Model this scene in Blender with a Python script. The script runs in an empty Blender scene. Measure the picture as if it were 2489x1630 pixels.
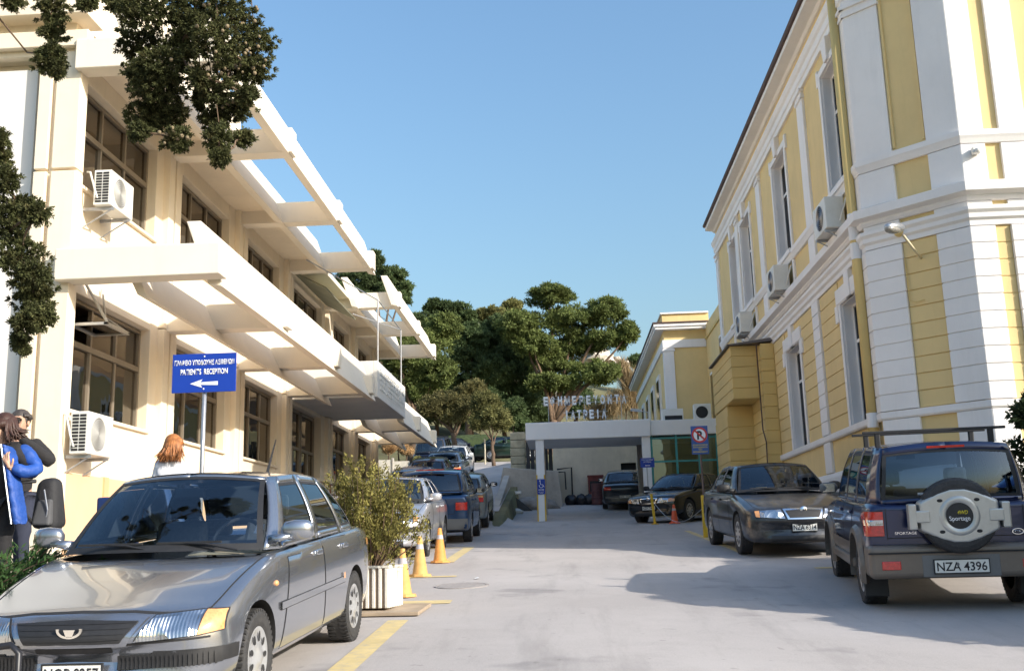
import bpy, bmesh, math, random
import numpy as np
from mathutils import Vector, Matrix, Quaternion
from mathutils.bvhtree import BVHTree

scene = bpy.context.scene
C = scene.collection
PI = math.pi
R = math.radians

# ------------------------------------------------------------------ camera
FOC, YAW, PITCH, ROLL = 2530.0, R(2.70), R(11.5), R(-1.65)
fwd = Vector((-math.sin(YAW)*math.cos(PITCH), math.cos(YAW)*math.cos(PITCH), math.sin(PITCH)))
rt0 = Vector((math.cos(YAW), math.sin(YAW), 0)); up0 = rt0.cross(fwd)
rt = rt0*math.cos(ROLL) + up0*math.sin(ROLL)
up = -rt0*math.sin(ROLL) + up0*math.cos(ROLL)
EYE = Vector((0, 0, 1.6))
cam_d = bpy.data.cameras.new("camera")
cam_d.sensor_width = 36.0; cam_d.lens = 36.0*FOC/2489.0
cam_d.clip_start = 0.1; cam_d.clip_end = 3000
cam = bpy.data.objects.new("camera", cam_d); C.objects.link(cam)
cam.matrix_world = Matrix(((rt.x, up.x, -fwd.x, EYE.x), (rt.y, up.y, -fwd.y, EYE.y), (rt.z, up.z, -fwd.z, EYE.z), (0, 0, 0, 1)))
scene.camera = cam

def at(px, py, Y):
    """photograph pixel (2489 x 1630) seen at street distance Y -> world point"""
    d = rt*((px-1244.5)/FOC) - up*((py-815.0)/FOC) + fwd
    return EYE + d*(Y/d.y)

# ------------------------------------------------------------------ sky, sun, exposure
SUN_EL = R(25.6); SUN_H = Vector((0.86, -0.51, 0)).normalized()
to_sun = Vector((SUN_H.x*math.cos(SUN_EL), SUN_H.y*math.cos(SUN_EL), math.sin(SUN_EL)))
world = bpy.data.worlds.new("World"); scene.world = world; world.use_nodes = True
wn = world.node_tree.nodes; wl = world.node_tree.links
for n in list(wn): wn.remove(n)
sky = wn.new('ShaderNodeTexSky'); sky.sky_type = 'NISHITA'; sky.sun_disc = False
sky.sun_elevation = SUN_EL; sky.sun_rotation = math.atan2(SUN_H.x, SUN_H.y)
sky.altitude = 50; sky.air_density = 1.8; sky.dust_density = 3.6; sky.ozone_density = 6.5
bg = wn.new('ShaderNodeBackground'); bg.inputs['Strength'].default_value = 0.125
wo = wn.new('ShaderNodeOutputWorld')
wl.new(sky.outputs[0], bg.inputs[0]); wl.new(bg.outputs[0], wo.inputs[0])
sd = bpy.data.lights.new("sun", 'SUN'); sd.energy = 3.15; sd.angle = R(0.53); sd.color = (1.0, 0.93, 0.82)
so = bpy.data.objects.new("sun", sd); C.objects.link(so)
so.rotation_euler = to_sun.to_track_quat('Z', 'Y').to_euler(); so.location = (20, -15, 30)
vs = scene.view_settings
vs.view_transform = 'Standard'; vs.look = 'None'; vs.exposure = 1.0; vs.gamma = 1.0; vs.use_curve_mapping = False
scene.cycles.use_denoising = True
scene.cycles.max_bounces = 7; scene.cycles.transparent_max_bounces = 10
scene.cycles.caustics_reflective = False; scene.cycles.caustics_refractive = False

# ------------------------------------------------------------------ materials
def new_mat(name):
    m = bpy.data.materials.new(name); m.use_nodes = True
    nt = m.node_tree
    for n in list(nt.nodes): nt.nodes.remove(n)
    out = nt.nodes.new('ShaderNodeOutputMaterial')
    return m, nt, out
def N(nt, t, **kw):
    n = nt.nodes.new(t)
    for k, v in kw.items():
        if k in n.inputs: n.inputs[k].default_value = v
        else: setattr(n, k, v)
    return n
def c4(c): return (c[0], c[1], c[2], 1.0)
def mixcol(nt, fac, a, b, mode='MIX'):
    n = nt.nodes.new('ShaderNodeMix'); n.data_type = 'RGBA'; n.blend_type = mode
    for sock, v in ((n.inputs[0], fac), (n.inputs[6], a), (n.inputs[7], b)):
        if hasattr(v, 'links') or hasattr(v, 'is_linked'): nt.links.new(v, sock)
        elif isinstance(v, (int, float)): sock.default_value = v
        else: sock.default_value = c4(v)
    return n.outputs[2]
MATS = {}
def M(name, base, rough=0.6, metal=0.0, var=0.10, scale=3.0, bump=0.0, bscale=40.0, coat=0.0, spec=0.5, streak=0.0, dirt=0.0, dirtcol=(.25,.2,.15), island=0.0, trans=0.0):
    if name in MATS: return MATS[name]
    m, nt, out = new_mat(name)
    p = nt.nodes.new('ShaderNodeBsdfPrincipled')
    p.inputs['Roughness'].default_value = rough; p.inputs['Metallic'].default_value = metal
    p.inputs['Coat Weight'].default_value = coat; p.inputs['Coat Roughness'].default_value = 0.04
    p.inputs['Specular IOR Level'].default_value = spec
    tc = nt.nodes.new('ShaderNodeTexCoord')
    nz = N(nt, 'ShaderNodeTexNoise', Scale=scale, Detail=5.0, Roughness=0.6)
    nt.links.new(tc.outputs['Object'], nz.inputs['Vector'])
    lo = tuple(max(0, x*(1-var)) for x in base); hi = tuple(min(1, x*(1+var)) for x in base)
    rp = nt.nodes.new('ShaderNodeMapRange'); rp.inputs[1].default_value = .3; rp.inputs[2].default_value = .7
    nt.links.new(nz.outputs[0], rp.inputs[0])
    col = mixcol(nt, rp.outputs[0], lo, hi)
    if streak > 0:
        mp = nt.nodes.new('ShaderNodeMapping'); mp.inputs['Scale'].default_value = (2.2, 2.2, .22)
        nt.links.new(tc.outputs['Object'], mp.inputs[0])
        n2 = N(nt, 'ShaderNodeTexNoise', Scale=2.0, Detail=6.0, Roughness=0.7); nt.links.new(mp.outputs[0], n2.inputs['Vector'])
        r2 = nt.nodes.new('ShaderNodeMapRange'); r2.inputs[1].default_value = .52; r2.inputs[2].default_value = .8; r2.inputs[4].default_value = streak
        nt.links.new(n2.outputs[0], r2.inputs[0])
        col = mixcol(nt, r2.outputs[0], col, tuple(x*.55 for x in base))
    if dirt > 0:
        n3 = N(nt, 'ShaderNodeTexNoise', Scale=scale*2.7, Detail=8.0, Roughness=0.75); nt.links.new(tc.outputs['Object'], n3.inputs['Vector'])
        r3 = nt.nodes.new('ShaderNodeMapRange'); r3.inputs[1].default_value = .5; r3.inputs[2].default_value = .72; r3.inputs[4].default_value = dirt
        nt.links.new(n3.outputs[0], r3.inputs[0]); col = mixcol(nt, r3.outputs[0], col, dirtcol)
    if island > 0:
        g = nt.nodes.new('ShaderNodeNewGeometry')
        r4 = nt.nodes.new('ShaderNodeMapRange'); r4.inputs[3].default_value = 1-island; r4.inputs[4].default_value = 1+island
        nt.links.new(g.outputs['Random Per Island'], r4.inputs[0])
        col = mixcol(nt, 1.0, col, r4.outputs[0], 'MULTIPLY')
    nt.links.new(col, p.inputs['Base Color'])
    if bump > 0:
        nb = N(nt, 'ShaderNodeTexNoise', Scale=bscale, Detail=4.0); nt.links.new(tc.outputs['Object'], nb.inputs['Vector'])
        bp = N(nt, 'ShaderNodeBump', Strength=bump, Distance=0.02); nt.links.new(nb.outputs[0], bp.inputs['Height'])
        nt.links.new(bp.outputs[0], p.inputs['Normal'])
    surf = p.outputs[0]
    if trans > 0:
        t = N(nt, 'ShaderNodeBsdfTranslucent'); nt.links.new(col, t.inputs[0])
        mx = nt.nodes.new('ShaderNodeMixShader'); mx.inputs[0].default_value = trans
        nt.links.new(surf, mx.inputs[1]); nt.links.new(t.outputs[0], mx.inputs[2]); surf = mx.outputs[0]
    nt.links.new(surf, out.inputs[0])
    MATS[name] = m; return m
def glass(name, tint, refl=(1, 1, 1), f0=0.06, rough=0.01, wav=0.0):
    m, nt, out = new_mat(name)
    t = N(nt, 'ShaderNodeBsdfTransparent'); t.inputs[0].default_value = c4(tint)
    g = N(nt, 'ShaderNodeBsdfGlossy', Roughness=rough); g.inputs[0].default_value = c4(refl)
    lw = N(nt, 'ShaderNodeFresnel', IOR=1.5)
    mr = nt.nodes.new('ShaderNodeMapRange'); mr.inputs[3].default_value = f0; mr.inputs[4].default_value = 1.0
    nt.links.new(lw.outputs[0], mr.inputs[0])
    if wav > 0:
        tc = nt.nodes.new('ShaderNodeTexCoord'); nz = N(nt, 'ShaderNodeTexNoise', Scale=1.6, Detail=1.0); nt.links.new(tc.outputs['Object'], nz.inputs['Vector'])
        bp = N(nt, 'ShaderNodeBump', Strength=wav, Distance=0.05); nt.links.new(nz.outputs[0], bp.inputs['Height']); nt.links.new(bp.outputs[0], g.inputs['Normal'])
    mx = nt.nodes.new('ShaderNodeMixShader')
    nt.links.new(mr.outputs[0], mx.inputs[0]); nt.links.new(t.outputs[0], mx.inputs[1]); nt.links.new(g.outputs[0], mx.inputs[2])
    nt.links.new(mx.outputs[0], out.inputs[0]); MATS[name] = m; return m
cream = M('cream_render', (.86, .75, .59), .75, var=.06, scale=.8, bump=.08, bscale=60, streak=.22, dirt=.10, dirtcol=(.55, .45, .34))
white_panel = M('white_render', (.80, .77, .74), .75, var=.03, scale=.6, streak=.08)
peach = M('peach_paint', (.78, .50, .30), .7, var=.06, scale=1.2, streak=.10, dirt=.15, dirtcol=(.55, .42, .32))
peach_band = M('peach_band', (.74, .40, .22), .7, var=.05)
yellow = M('yellow_render', (.75, .565, .27), .8, var=.08, scale=.7, bump=.10, bscale=70, streak=.20, dirt=.12, dirtcol=(.52, .40, .22))
yellow_d = M('porch_yellow', (.68, .50, .20), .8, var=.06, scale=1.0, bump=.08, bscale=70, streak=.12)
wtrim = M('white_trim', (.82, .795, .785), .7, var=.05, scale=.8, bump=.06, bscale=60, streak=.18, dirt=.10, dirtcol=(.58, .56, .54))
wcan = M('canopy_white', (.86, .86, .87), .6, var=.05, scale=.7, streak=.14)
alu = M('brown_aluminium', (.30, .255, .20), .45, .4, var=.06)
alu_l = M('pale_aluminium', (.52, .50, .46), .4, .4, var=.06)
dark = M('dark_void', (.02, .02, .022), .8, var=.1)
rubber = M('black_rubber', (.018, .018, .02), .6, var=.2, scale=20)
tyre_m = M('tyre_rubber', (.03, .03, .032), .75, var=.25, scale=14, dirt=.5, dirtcol=(.10, .09, .08))
plastic_w = M('white_plastic', (.72, .71, .67), .45, var=.05, dirt=.25, dirtcol=(.5, .46, .4))
plastic_g = M('grey_plastic', (.16, .16, .16), .5, var=.1)
chrome = M('chrome', (.82, .82, .84), .12, 1.0, var=.03)
steel = M('galvanised_steel', (.42, .43, .45), .42, .7, var=.12, scale=12)
conc = M('concrete', (.40, .37, .33), .9, var=.16, scale=1.6, bump=.25, bscale=18, streak=.35, dirt=.35, dirtcol=(.22, .2, .18))
roomw = M('room_wall', (.42, .35, .26), .9, var=.15, scale=.7)
pane_m = glass('window_glass', (.42, .38, .34), (.80, .76, .70), .16, .02, .12)
pane_dk = glass('shaded_window_glass', (.16, .16, .17), (.35, .36, .38), .03, .02, .05)
pane_b = glass('vestibule_glass', (.62, .72, .72), (.9, 1, 1), .10, .01, .05)
carglass = glass('car_glass', (.70, .80, .86), (.85, .93, 1.0), .07)
carglass_m = glass('car_glass_blue', (.40, .50, .60), (.8, .9, 1.0), .07)
carglass_d = glass('car_glass_dark', (.20, .26, .30), (.8, .9, 1.0), .08)
signblue = M('sign_blue', (.012, .05, .36), .35, var=.05, spec=.4)
signwhite = M('sign_white', (.85, .86, .90), .45, var=.03)
yelpaint = M('yellow_paint', (.72, .46, .03), .5, var=.12, scale=8, dirt=.3, dirtcol=(.35, .25, .08))
red_m = M('red_paint', (.55, .03, .025), .4, var=.1)
bark = M('pine_bark', (.13, .085, .055), .9, var=.3, scale=6, bump=.6, bscale=14)
seat_m = M('seat_fabric', (.08, .085, .10), .85, var=.2, scale=30)
dash_m = M('dashboard_plastic', (.035, .037, .042), .6, var=.1)
redlamp = M('red_lens', (.55, .02, .015), .12, var=.25, scale=30, coat=1.0)
amberlamp = M('amber_lens', (.70, .33, .13), .12, var=.25, scale=30, coat=1.0)
headlamp = M('headlamp_lens', (.55, .57, .60), .12, .55, var=.75, scale=7, coat=1.0, bump=.5, bscale=16, spec=.8)
def lampglass():
    m, nt, out = new_mat('fluted_headlamp'); p = N(nt, 'ShaderNodeBsdfPrincipled', Roughness=.16, Metallic=.95); p.inputs['Base Color'].default_value = (.50, .52, .55, 1); p.inputs['Coat Weight'].default_value = 1.0; p.inputs['Coat Roughness'].default_value = .02
    tc = nt.nodes.new('ShaderNodeTexCoord'); w = N(nt, 'ShaderNodeTexWave', Scale=17.0, Distortion=1.5); w.bands_direction = 'Y'; nt.links.new(tc.outputs['Object'], w.inputs['Vector'])
    z = N(nt, 'ShaderNodeTexVoronoi', Scale=7.0); nt.links.new(tc.outputs['Object'], z.inputs['Vector'])
    b = N(nt, 'ShaderNodeBump', Strength=.3, Distance=.006); nt.links.new(w.outputs[1], b.inputs['Height']); b2 = N(nt, 'ShaderNodeBump', Strength=.8, Distance=.05); nt.links.new(z.outputs[0], b2.inputs['Height']); nt.links.new(b.outputs[0], b2.inputs['Normal'])
    nt.links.new(b2.outputs[0], p.inputs['Normal']); nt.links.new(p.outputs[0], out.inputs[0]); return m
headlamp = lampglass()
plate_m = M('number_plate', (.78, .77, .72), .4, var=.04)
black_ink = M('black_print', (.015, .015, .02), .5, var=.05)

# ------------------------------------------------------------------ helpers
def tag(o, label=None, cat=None, group=None, kind=None):
    if label: o['label'] = label
    if cat: o['category'] = cat
    if group: o['group'] = group
    if kind: o['kind'] = kind
    return o
def link(o, parent=None, world=False):
    C.objects.link(o)
    if parent is not None:
        o.parent = parent
        if world:
            if parent.parent is None: o.matrix_parent_inverse = Matrix.Translation(-Vector(parent.location))
    return o
def thing(name, label, cat, loc=(0, 0, 0), rotz=0.0, group=None):
    o = bpy.data.objects.new(name, None); o.empty_display_size = .2; C.objects.link(o)
    o.location = loc; o.rotation_euler = (0, 0, rotz)
    return tag(o, label, cat, group)
class MB:
    def __init__(s): s.v = []; s.f = []; s.mi = []
    def add(s, vs, fs, mi=0):
        b = len(s.v); s.v += [tuple(p) for p in vs]; s.f += [tuple(b+i for i in f) for f in fs]; s.mi += [mi]*len(fs); return s
    def box(s, x0, x1, y0, y1, z0, z1, mi=0):
        x0, x1 = sorted((x0, x1)); y0, y1 = sorted((y0, y1)); z0, z1 = sorted((z0, z1))
        return s.add([(x0,y0,z0),(x1,y0,z0),(x1,y1,z0),(x0,y1,z0),(x0,y0,z1),(x1,y0,z1),(x1,y1,z1),(x0,y1,z1)],
                     [(0,3,2,1),(4,5,6,7),(0,1,5,4),(1,2,6,5),(2,3,7,6),(3,0,4,7)], mi)
    def hexa(s, b, t, mi=0):
        return s.add(list(b)+list(t), [(0,3,2,1),(4,5,6,7),(0,1,5,4),(1,2,6,5),(2,3,7,6),(3,0,4,7)], mi)
    def prism(s, a, b, mi=0):
        n = len(a); fs = [tuple(range(n-1, -1, -1)), tuple(range(n, 2*n))]
        fs += [(i, (i+1) % n, n+(i+1) % n, n+i) for i in range(n)]
        return s.add(list(a)+list(b), fs, mi)
    def tube(s, pts, r, n=8, mi=0, cap=True):
        pts = [Vector(p) for p in pts]; rs = r if isinstance(r, (list, tuple)) else [r]*len(pts)
        vs = []; prev = None
        for i, p in enumerate(pts):
            d = (pts[min(i+1, len(pts)-1)]-pts[max(i-1, 0)]).normalized()
            if prev is None:
                a = d.orthogonal().normalized()
            else:
                a = (prev - d*prev.dot(d)); a = a.normalized() if a.length > 1e-6 else d.orthogonal().normalized()
            prev = a; b = d.cross(a)
            vs += [p + (a*math.cos(2*PI*k/n)+b*math.sin(2*PI*k/n))*rs[i] for k in range(n)]
        m = len(pts); fs = [(i*n+k, i*n+(k+1) % n, (i+1)*n+(k+1) % n, (i+1)*n+k) for i in range(m-1) for k in range(n)]
        if cap: fs += [tuple(range(n-1, -1, -1)), tuple((m-1)*n+k for k in range(n))]
        return s.add(vs, fs, mi)
    def lathe(s, prof, n=24, axis='Z', o=(0, 0, 0), mi=0, closed=False):
        vs = []
        for (r, h) in prof:
            for k in range(n):
                a = 2*PI*k/n; x, y = r*math.cos(a), r*math.sin(a)
                p = (x, y, h) if axis == 'Z' else ((h, x, y) if axis == 'X' else (y, h, x))
                vs.append((p[0]+o[0], p[1]+o[1], p[2]+o[2]))
        m = len(prof); rng = m if closed else m-1
        fs = [(i*n+k, i*n+(k+1) % n, ((i+1) % m)*n+(k+1) % n, ((i+1) % m)*n+k) for i in range(rng) for k in range(n)]
        return s.add(vs, fs, mi)
    def ball(s, c, r, n=10, m=7, mi=0):
        r = r if isinstance(r, (tuple, list)) else (r, r, r)
        vs = [(c[0], c[1], c[2]-r[2])]
        for i in range(1, m):
            t = PI*i/m - PI/2
            for k in range(n):
                a = 2*PI*k/n; vs.append((c[0]+r[0]*math.cos(t)*math.cos(a), c[1]+r[1]*math.cos(t)*math.sin(a), c[2]+r[2]*math.sin(t)))
        vs.append((c[0], c[1], c[2]+r[2])); L = len(vs)-1
        fs = [(0, 1+(k+1) % n, 1+k) for k in range(n)]
        for i in range(m-2): fs += [(1+i*n+k, 1+i*n+(k+1) % n, 1+(i+1)*n+(k+1) % n, 1+(i+1)*n+k) for k in range(n)]
        fs += [(1+(m-2)*n+k, 1+(m-2)*n+(k+1) % n, L) for k in range(n)]
        return s.add(vs, fs, mi)
    def mesh(s, name, mats, smooth=False):
        me = bpy.data.meshes.new(name); me.from_pydata(s.v, [], s.f)
        for m in (mats if isinstance(mats, (list, tuple)) else [mats]): me.materials.append(m)
        if any(s.mi): me.polygons.foreach_set('material_index', s.mi)
        if smooth: me.polygons.foreach_set('use_smooth', [True]*len(me.polygons))
        me.update(); return me
    def build(s, name, mats, parent=None, world=False, smooth=False, bevel=0.0, seg=2, fix=False):
        me = s.mesh(name, mats, smooth)
        if fix:
            bm = bmesh.new(); bm.from_mesh(me); bmesh.ops.recalc_face_normals(bm, faces=bm.faces); bm.to_mesh(me); bm.free()
        o = bpy.data.objects.new(name, me); link(o, parent, world)
        if bevel > 0:
            b = o.modifiers.new('bevel', 'BEVEL'); b.width = bevel; b.segments = seg; b.limit_method = 'ANGLE'; b.angle_limit = R(35)
        return o
def bake(o):
    """apply modifiers of a temporary object, return the mesh, drop the object"""
    dg = bpy.context.evaluated_depsgraph_get(); dg.update()
    me = bpy.data.meshes.new_from_object(o.evaluated_get(dg), depsgraph=dg)
    return me
def box_obj(name, b, mat, parent=None, world=False, bevel=0.0):
    return MB().box(*b).build(name, mat, parent, world, bevel=bevel)
def np_mesh(name, V, F, mat, parent=None, world=False, nper=4):
    me = bpy.data.meshes.new(name); V = np.asarray(V, dtype=np.float32).reshape(-1, 3); F = np.asarray(F, dtype=np.int32).reshape(-1, nper)
    me.vertices.add(len(V)); me.vertices.foreach_set('co', V.ravel())
    me.loops.add(F.size); me.loops.foreach_set('vertex_index', F.ravel())
    me.polygons.add(len(F)); me.polygons.foreach_set('loop_start', np.arange(0, F.size, nper, dtype=np.int32))
    me.update(calc_edges=True); me.materials.append(mat)
    o = bpy.data.objects.new(name, me); return link(o, parent, world)
def text_mesh(body, height, depth=.004, bold=.0, width=None, align='CENTER'):
    """flat lettering in the local XY plane, baseline at y=0, centred on x; returns a mesh"""
    cu = bpy.data.curves.new('lettering', 'FONT'); cu.body = body; cu.size = 1.0; cu.align_x = align; cu.extrude = 0.0; cu.offset = bold; cu.resolution_u = 3
    o = bpy.data.objects.new('lettering', cu); C.objects.link(o)
    me = bake(o); bpy.data.objects.remove(o); bpy.data.curves.remove(cu)
    if len(me.vertices) == 0: return me
    co = np.zeros(len(me.vertices)*3); me.vertices.foreach_get('co', co); co = co.reshape(-1, 3)
    h = co[:, 1].max()-min(0, co[:, 1].min()*0); k = height/max(h, 1e-3); kx = k
    w = co[:, 0].max()-co[:, 0].min()
    if width: kx = width/w
    if align == 'CENTER': co[:, 0] -= (co[:, 0].max()+co[:, 0].min())/2
    co[:, 0] *= kx; co[:, 1] *= k; co[:, 2] = 0
    me.vertices.foreach_set('co', co.ravel()); me.update()
    if depth > 0:
        bm = bmesh.new(); bm.from_mesh(me)
        r = bmesh.ops.extrude_face_region(bm, geom=bm.faces[:])
        bmesh.ops.translate(bm, verts=[v for v in r['geom'] if isinstance(v, bmesh.types.BMVert)], vec=(0, 0, depth))
        bmesh.ops.recalc_face_normals(bm, faces=bm.faces); bm.to_mesh(me); bm.free()
    return me
def lettering(name, body, height, mat, parent, origin, xdir, ydir, depth=.004, bold=.02, width=None, world=False):
    me = text_mesh(body, height, depth, bold, width); me.name = name; me.materials.clear(); me.materials.append(mat)
    x = Vector(xdir).normalized(); y = Vector(ydir).normalized(); z = x.cross(y); o3 = Vector(origin)
    me.transform(Matrix(((x.x, y.x, z.x, o3.x), (x.y, y.y, z.y, o3.y), (x.z, y.z, z.z, o3.z), (0, 0, 0, 1))))
    return link(bpy.data.objects.new(name, me), parent, world)
rng = np.random.default_rng(7)
random.seed(11)
# ------------------------------------------------------------------ ground, road
def interp(y, pts):
    if y <= pts[0][0]: return pts[0][1]
    for (a, za), (b, zb) in zip(pts, pts[1:]):
        if y <= b: return za+(zb-za)*(y-a)/(b-a)
    return pts[-1][1]
STREET = [(-25, -1.1), (-8, -.29), (0, .25), (18, 1.46), (28, 2.04), (35, 2.42), (44, 3.35), (47, 3.5)]
RAMP = [(-25, -1.1), (-8, -.29), (0, .25), (18, 1.46), (28, 2.04), (32, 2.45), (36, 3.08), (42, 4.0), (48, 4.85), (60, 6.45), (66, 6.9)]
def g_main(y, x=0.0): return interp(y, STREET) - .11*min(1, max(0, x/3))*min(1, max(0, (17-y)/4))
def g_ramp(y): return interp(y, RAMP)
def hill(x, y):
    t = max(0.0, y-64); z = 6.9+min(t, 46)*.10+min(38, max(0, t-6))*(.20-.05*min(1, max(0, (x+2)/8)))
    z += .5*math.sin(x*.21+y*.13)+.35*math.sin(x*.5-y*.31) if t > 2 else 0
    if y > 150: z -= (y-150)*.26
    return z
def terrain(x, y):
    if y > 64: return hill(x, y)
    if y > 47.5: return g_ramp(y)
    if y > 27.5 and x > -1.9: return g_main(y)
    return g_ramp(y)-.11*min(1, max(0, x/3))*min(1, max(0, (17-y)/4))
def sheet(name, xs, ys, fz, mat, kind='structure', drop=0.0):
    xs = np.asarray(xs); ys = np.asarray(ys); V = [(x, y, fz(x, y)-drop) for y in ys for x in xs]; n = len(xs)
    F = [(j*n+i, j*n+i+1, (j+1)*n+i+1, (j+1)*n+i) for j in range(len(ys)-1) for i in range(n-1)]
    o = np_mesh(name, V, F, mat); o.data.polygons.foreach_set('use_smooth', [True]*len(F)); o['kind'] = kind; return o
def asphalt():
    m, nt, out = new_mat('worn_asphalt'); p = N(nt, 'ShaderNodeBsdfPrincipled', Roughness=.85)
    tc = nt.nodes.new('ShaderNodeTexCoord')
    def nz(sc, det=6, rough=.6, vec=None):
        n = N(nt, 'ShaderNodeTexNoise', Scale=sc, Detail=float(det), Roughness=rough); nt.links.new(vec or tc.outputs['Object'], n.inputs['Vector']); return n.outputs[0]
    def mr(s, a, b, c=0., d=1.):
        r = nt.nodes.new('ShaderNodeMapRange'); r.inputs[1].default_value = a; r.inputs[2].default_value = b; r.inputs[3].default_value = c; r.inputs[4].default_value = d; nt.links.new(s, r.inputs[0]); return r.outputs[0]
    col = mixcol(nt, mr(nz(.35), .32, .68), (.335, .305, .292), (.44, .405, .388))
    col = mixcol(nt, mr(nz(1.7, 8, .7), .5, .75, 0, .6), col, (.29, .262, .25))
    col = mixcol(nt, mr(nz(90, 3), .35, .7, 0, .55), col, (.52, .485, .465))
    mp = nt.nodes.new('ShaderNodeMapping'); mp.inputs['Scale'].default_value = (1.4, .16, 1); nt.links.new(tc.outputs['Object'], mp.inputs[0])
    col = mixcol(nt, mr(nz(1.3, 5, .7, mp.outputs[0]), .52, .72, 0, .5), col, (.25, .228, .218))
    vo = N(nt, 'ShaderNodeTexVoronoi', Scale=.33, feature='DISTANCE_TO_EDGE'); 
    wv = N(nt, 'ShaderNodeTexNoise', Scale=1.1, Detail=6.0); nt.links.new(tc.outputs['Object'], wv.inputs['Vector'])
    ad = nt.nodes.new('ShaderNodeVectorMath'); ad.operation = 'MULTIPLY_ADD'; ad.inputs[1].default_value = (1.3, 1.3, 0); nt.links.new(wv.outputs[1], ad.inputs[0]); nt.links.new(tc.outputs['Object'], ad.inputs[2])
    nt.links.new(ad.outputs[0], vo.inputs['Vector'])
    col = mixcol(nt, mr(vo.outputs[0], .0, .004, .10, 0), col, (.10, .095, .09))
    st = mr(nz(.8, 3), .62, .70, 0, .38); col = mixcol(nt, st, col, (.12, .115, .12))
    pt = mr(nz(.22, 1), .53, .545, 0, .28); col = mixcol(nt, pt, col, (.33, .30, .285))
    sp2 = mr(nz(6.0, 2), .70, .74, 0, .35); col = mixcol(nt, sp2, col, (.16, .14, .13))
    nt.links.new(col, p.inputs['Base Color'])
    b = N(nt, 'ShaderNodeBump', Strength=.35, Distance=.01); nt.links.new(nz(140, 3), b.inputs['Height']); nt.links.new(b.outputs[0], p.inputs['Normal'])
    nt.links.new(p.outputs[0], out.inputs[0]); return m
asph = asphalt()
earth = M('dry_grass_earth', (.125, .115, .055), .95, var=.45, scale=.5, bump=.5, bscale=6, dirt=.6, dirtcol=(.07, .095, .03))
xs = np.unique(np.concatenate([np.linspace(-300, -30, 16), np.linspace(-30, -2, 29), [-1.95, -1.85], np.linspace(-1, 30, 32), np.linspace(40, 300, 15)]))
ys = np.unique(np.concatenate([np.linspace(-200, -25, 8), np.linspace(-25, 33, 40), [33.05], np.linspace(34, 47.4, 15), [47.6], np.linspace(48, 64, 17), np.linspace(65, 150, 60), np.linspace(160, 420, 14)]))
sheet('ground', xs, ys, terrain, earth, drop=.03)
road = sheet('road', np.linspace(-7.2, 6.4, 35), np.linspace(-25, 34, 119), lambda x, y: g_main(y, x) if x > -1.7 else g_ramp(y) if y < 30 else g_main(y)+(g_ramp(y)-g_main(y))*min(1, max(0, (-1.7-x)/.5)), asph)
sheet('ramp_road', np.linspace(-6.6, -2.2, 12), np.linspace(34, 64, 61), lambda x, y: g_ramp(y), asph)
sheet('yard', np.linspace(-2.2, 5.5, 18), np.linspace(34, 47, 27), lambda x, y: g_main(y), asph)
linepaint = M('worn_yellow_line', (.62, .49, .24), .85, var=.12, scale=4, dirt=.85, dirtcol=(.36, .33, .30))
def stripe(x0, x1, y0, y1):
    n = max(2, int((y1-y0)/.5)); vs = []
    for k in range(n+1):
        y = y0+(y1-y0)*k/n
        vs += [(x0, y, g_main(y, x0)+.006), (x1, y, g_main(y, x1)+.006)]
    MB().add(vs, [(2*k, 2*k+1, 2*k+3, 2*k+2) for k in range(n)]).build('painted_line', linepaint, road)
for b in ((-1.76, -1.56, 2.5, 10.3), (-2.05, -1.30, 11.55, 11.85), (-4.4, -1.55, 14.55, 14.72), (-2.04, -1.84, 17.0, 20.7), (-4.6, -1.85, 20.75, 20.9), (2.72, 2.86, 17.2, 25), (3.4, 5.0, 14.9, 15.05)):
    stripe(*b)
# raised pavement along the clinic
kerb_m = M('pavement_slab', (.36, .33, .30), .9, var=.12, scale=2, bump=.2, bscale=30, dirt=.3)
pv = MB()
pv.box(-7.25, -3.75, 4.0, 14.2, .2, 1.25); pv.box(-7.25, -4.7, 14.2, 15.2, .9, 1.32)
tag(pv.build('pavement', kerb_m, bevel=.015), kind='structure')
for i in range(10): box_obj('kerb_stone', (-3.75, -3.6, 4+i*1.02, 4+i*1.02+1.0, .2, 1.255), conc, bpy.data.objects['pavement'], bevel=.015)

# ------------------------------------------------------------------ clinic on the left (street face x = -7.2)
CL = thing('clinic_building', 'cream two storey clinic with white slanted sun shade beams along its street front', 'building', (-7.2, 14.65, 1.25))
def part(mb, name, mat, parent=CL, bevel=.012, **k): return mb.build(name, mat, parent, True, bevel=bevel, **k)
BAYS = [(14.72, 17.55), (18.80, 21.65), (23.02, 25.72), (27.15, 30.45), (31.95, 34.45), (35.80, 38.35)]
PIER = [18.17, 22.33, 26.42, 31.2, 35.12, 39.0]
YE = 39.55
w = MB()
w.box(-7.5, -7.2, 14.7, YE, 2.84, 3.74); w.box(-7.5, -7.2, 14.7, YE, 5.52, 7.16); w.box(-7.5, -7.2, 14.7, YE, 8.87, 9.2)
edges = [14.55]+[e for b in BAYS for e in b]+[YE]
for a, b in zip(edges[0::2], edges[1::2]): 
    if b-a > .15: w.box(-7.52, -7.18, a, b, 2.83, 9.2)
w.box(-16, -7.52, 14.72, 15.0, 1.0, 9.2); w.box(-16, -7.3, YE-.3, YE-.02, 1.0, 9.2); w.box(-16.2, -15.9, 14.8, YE-.1, 1, 9.2)
part(w, 'wall', cream)
w = MB(); w.box(-7.55, -7.16, 14.6, YE, 1.0, 2.84); w.box(-16, -7.55, 14.66, 14.9, 1.0, 2.6); part(w, 'plinth', peach)
for y in (15.9, 17.0): box_obj('plinth_band', (-7.2, -7.13, y, y+.16, 1.0, 2.85), peach_band, CL, True)
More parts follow.
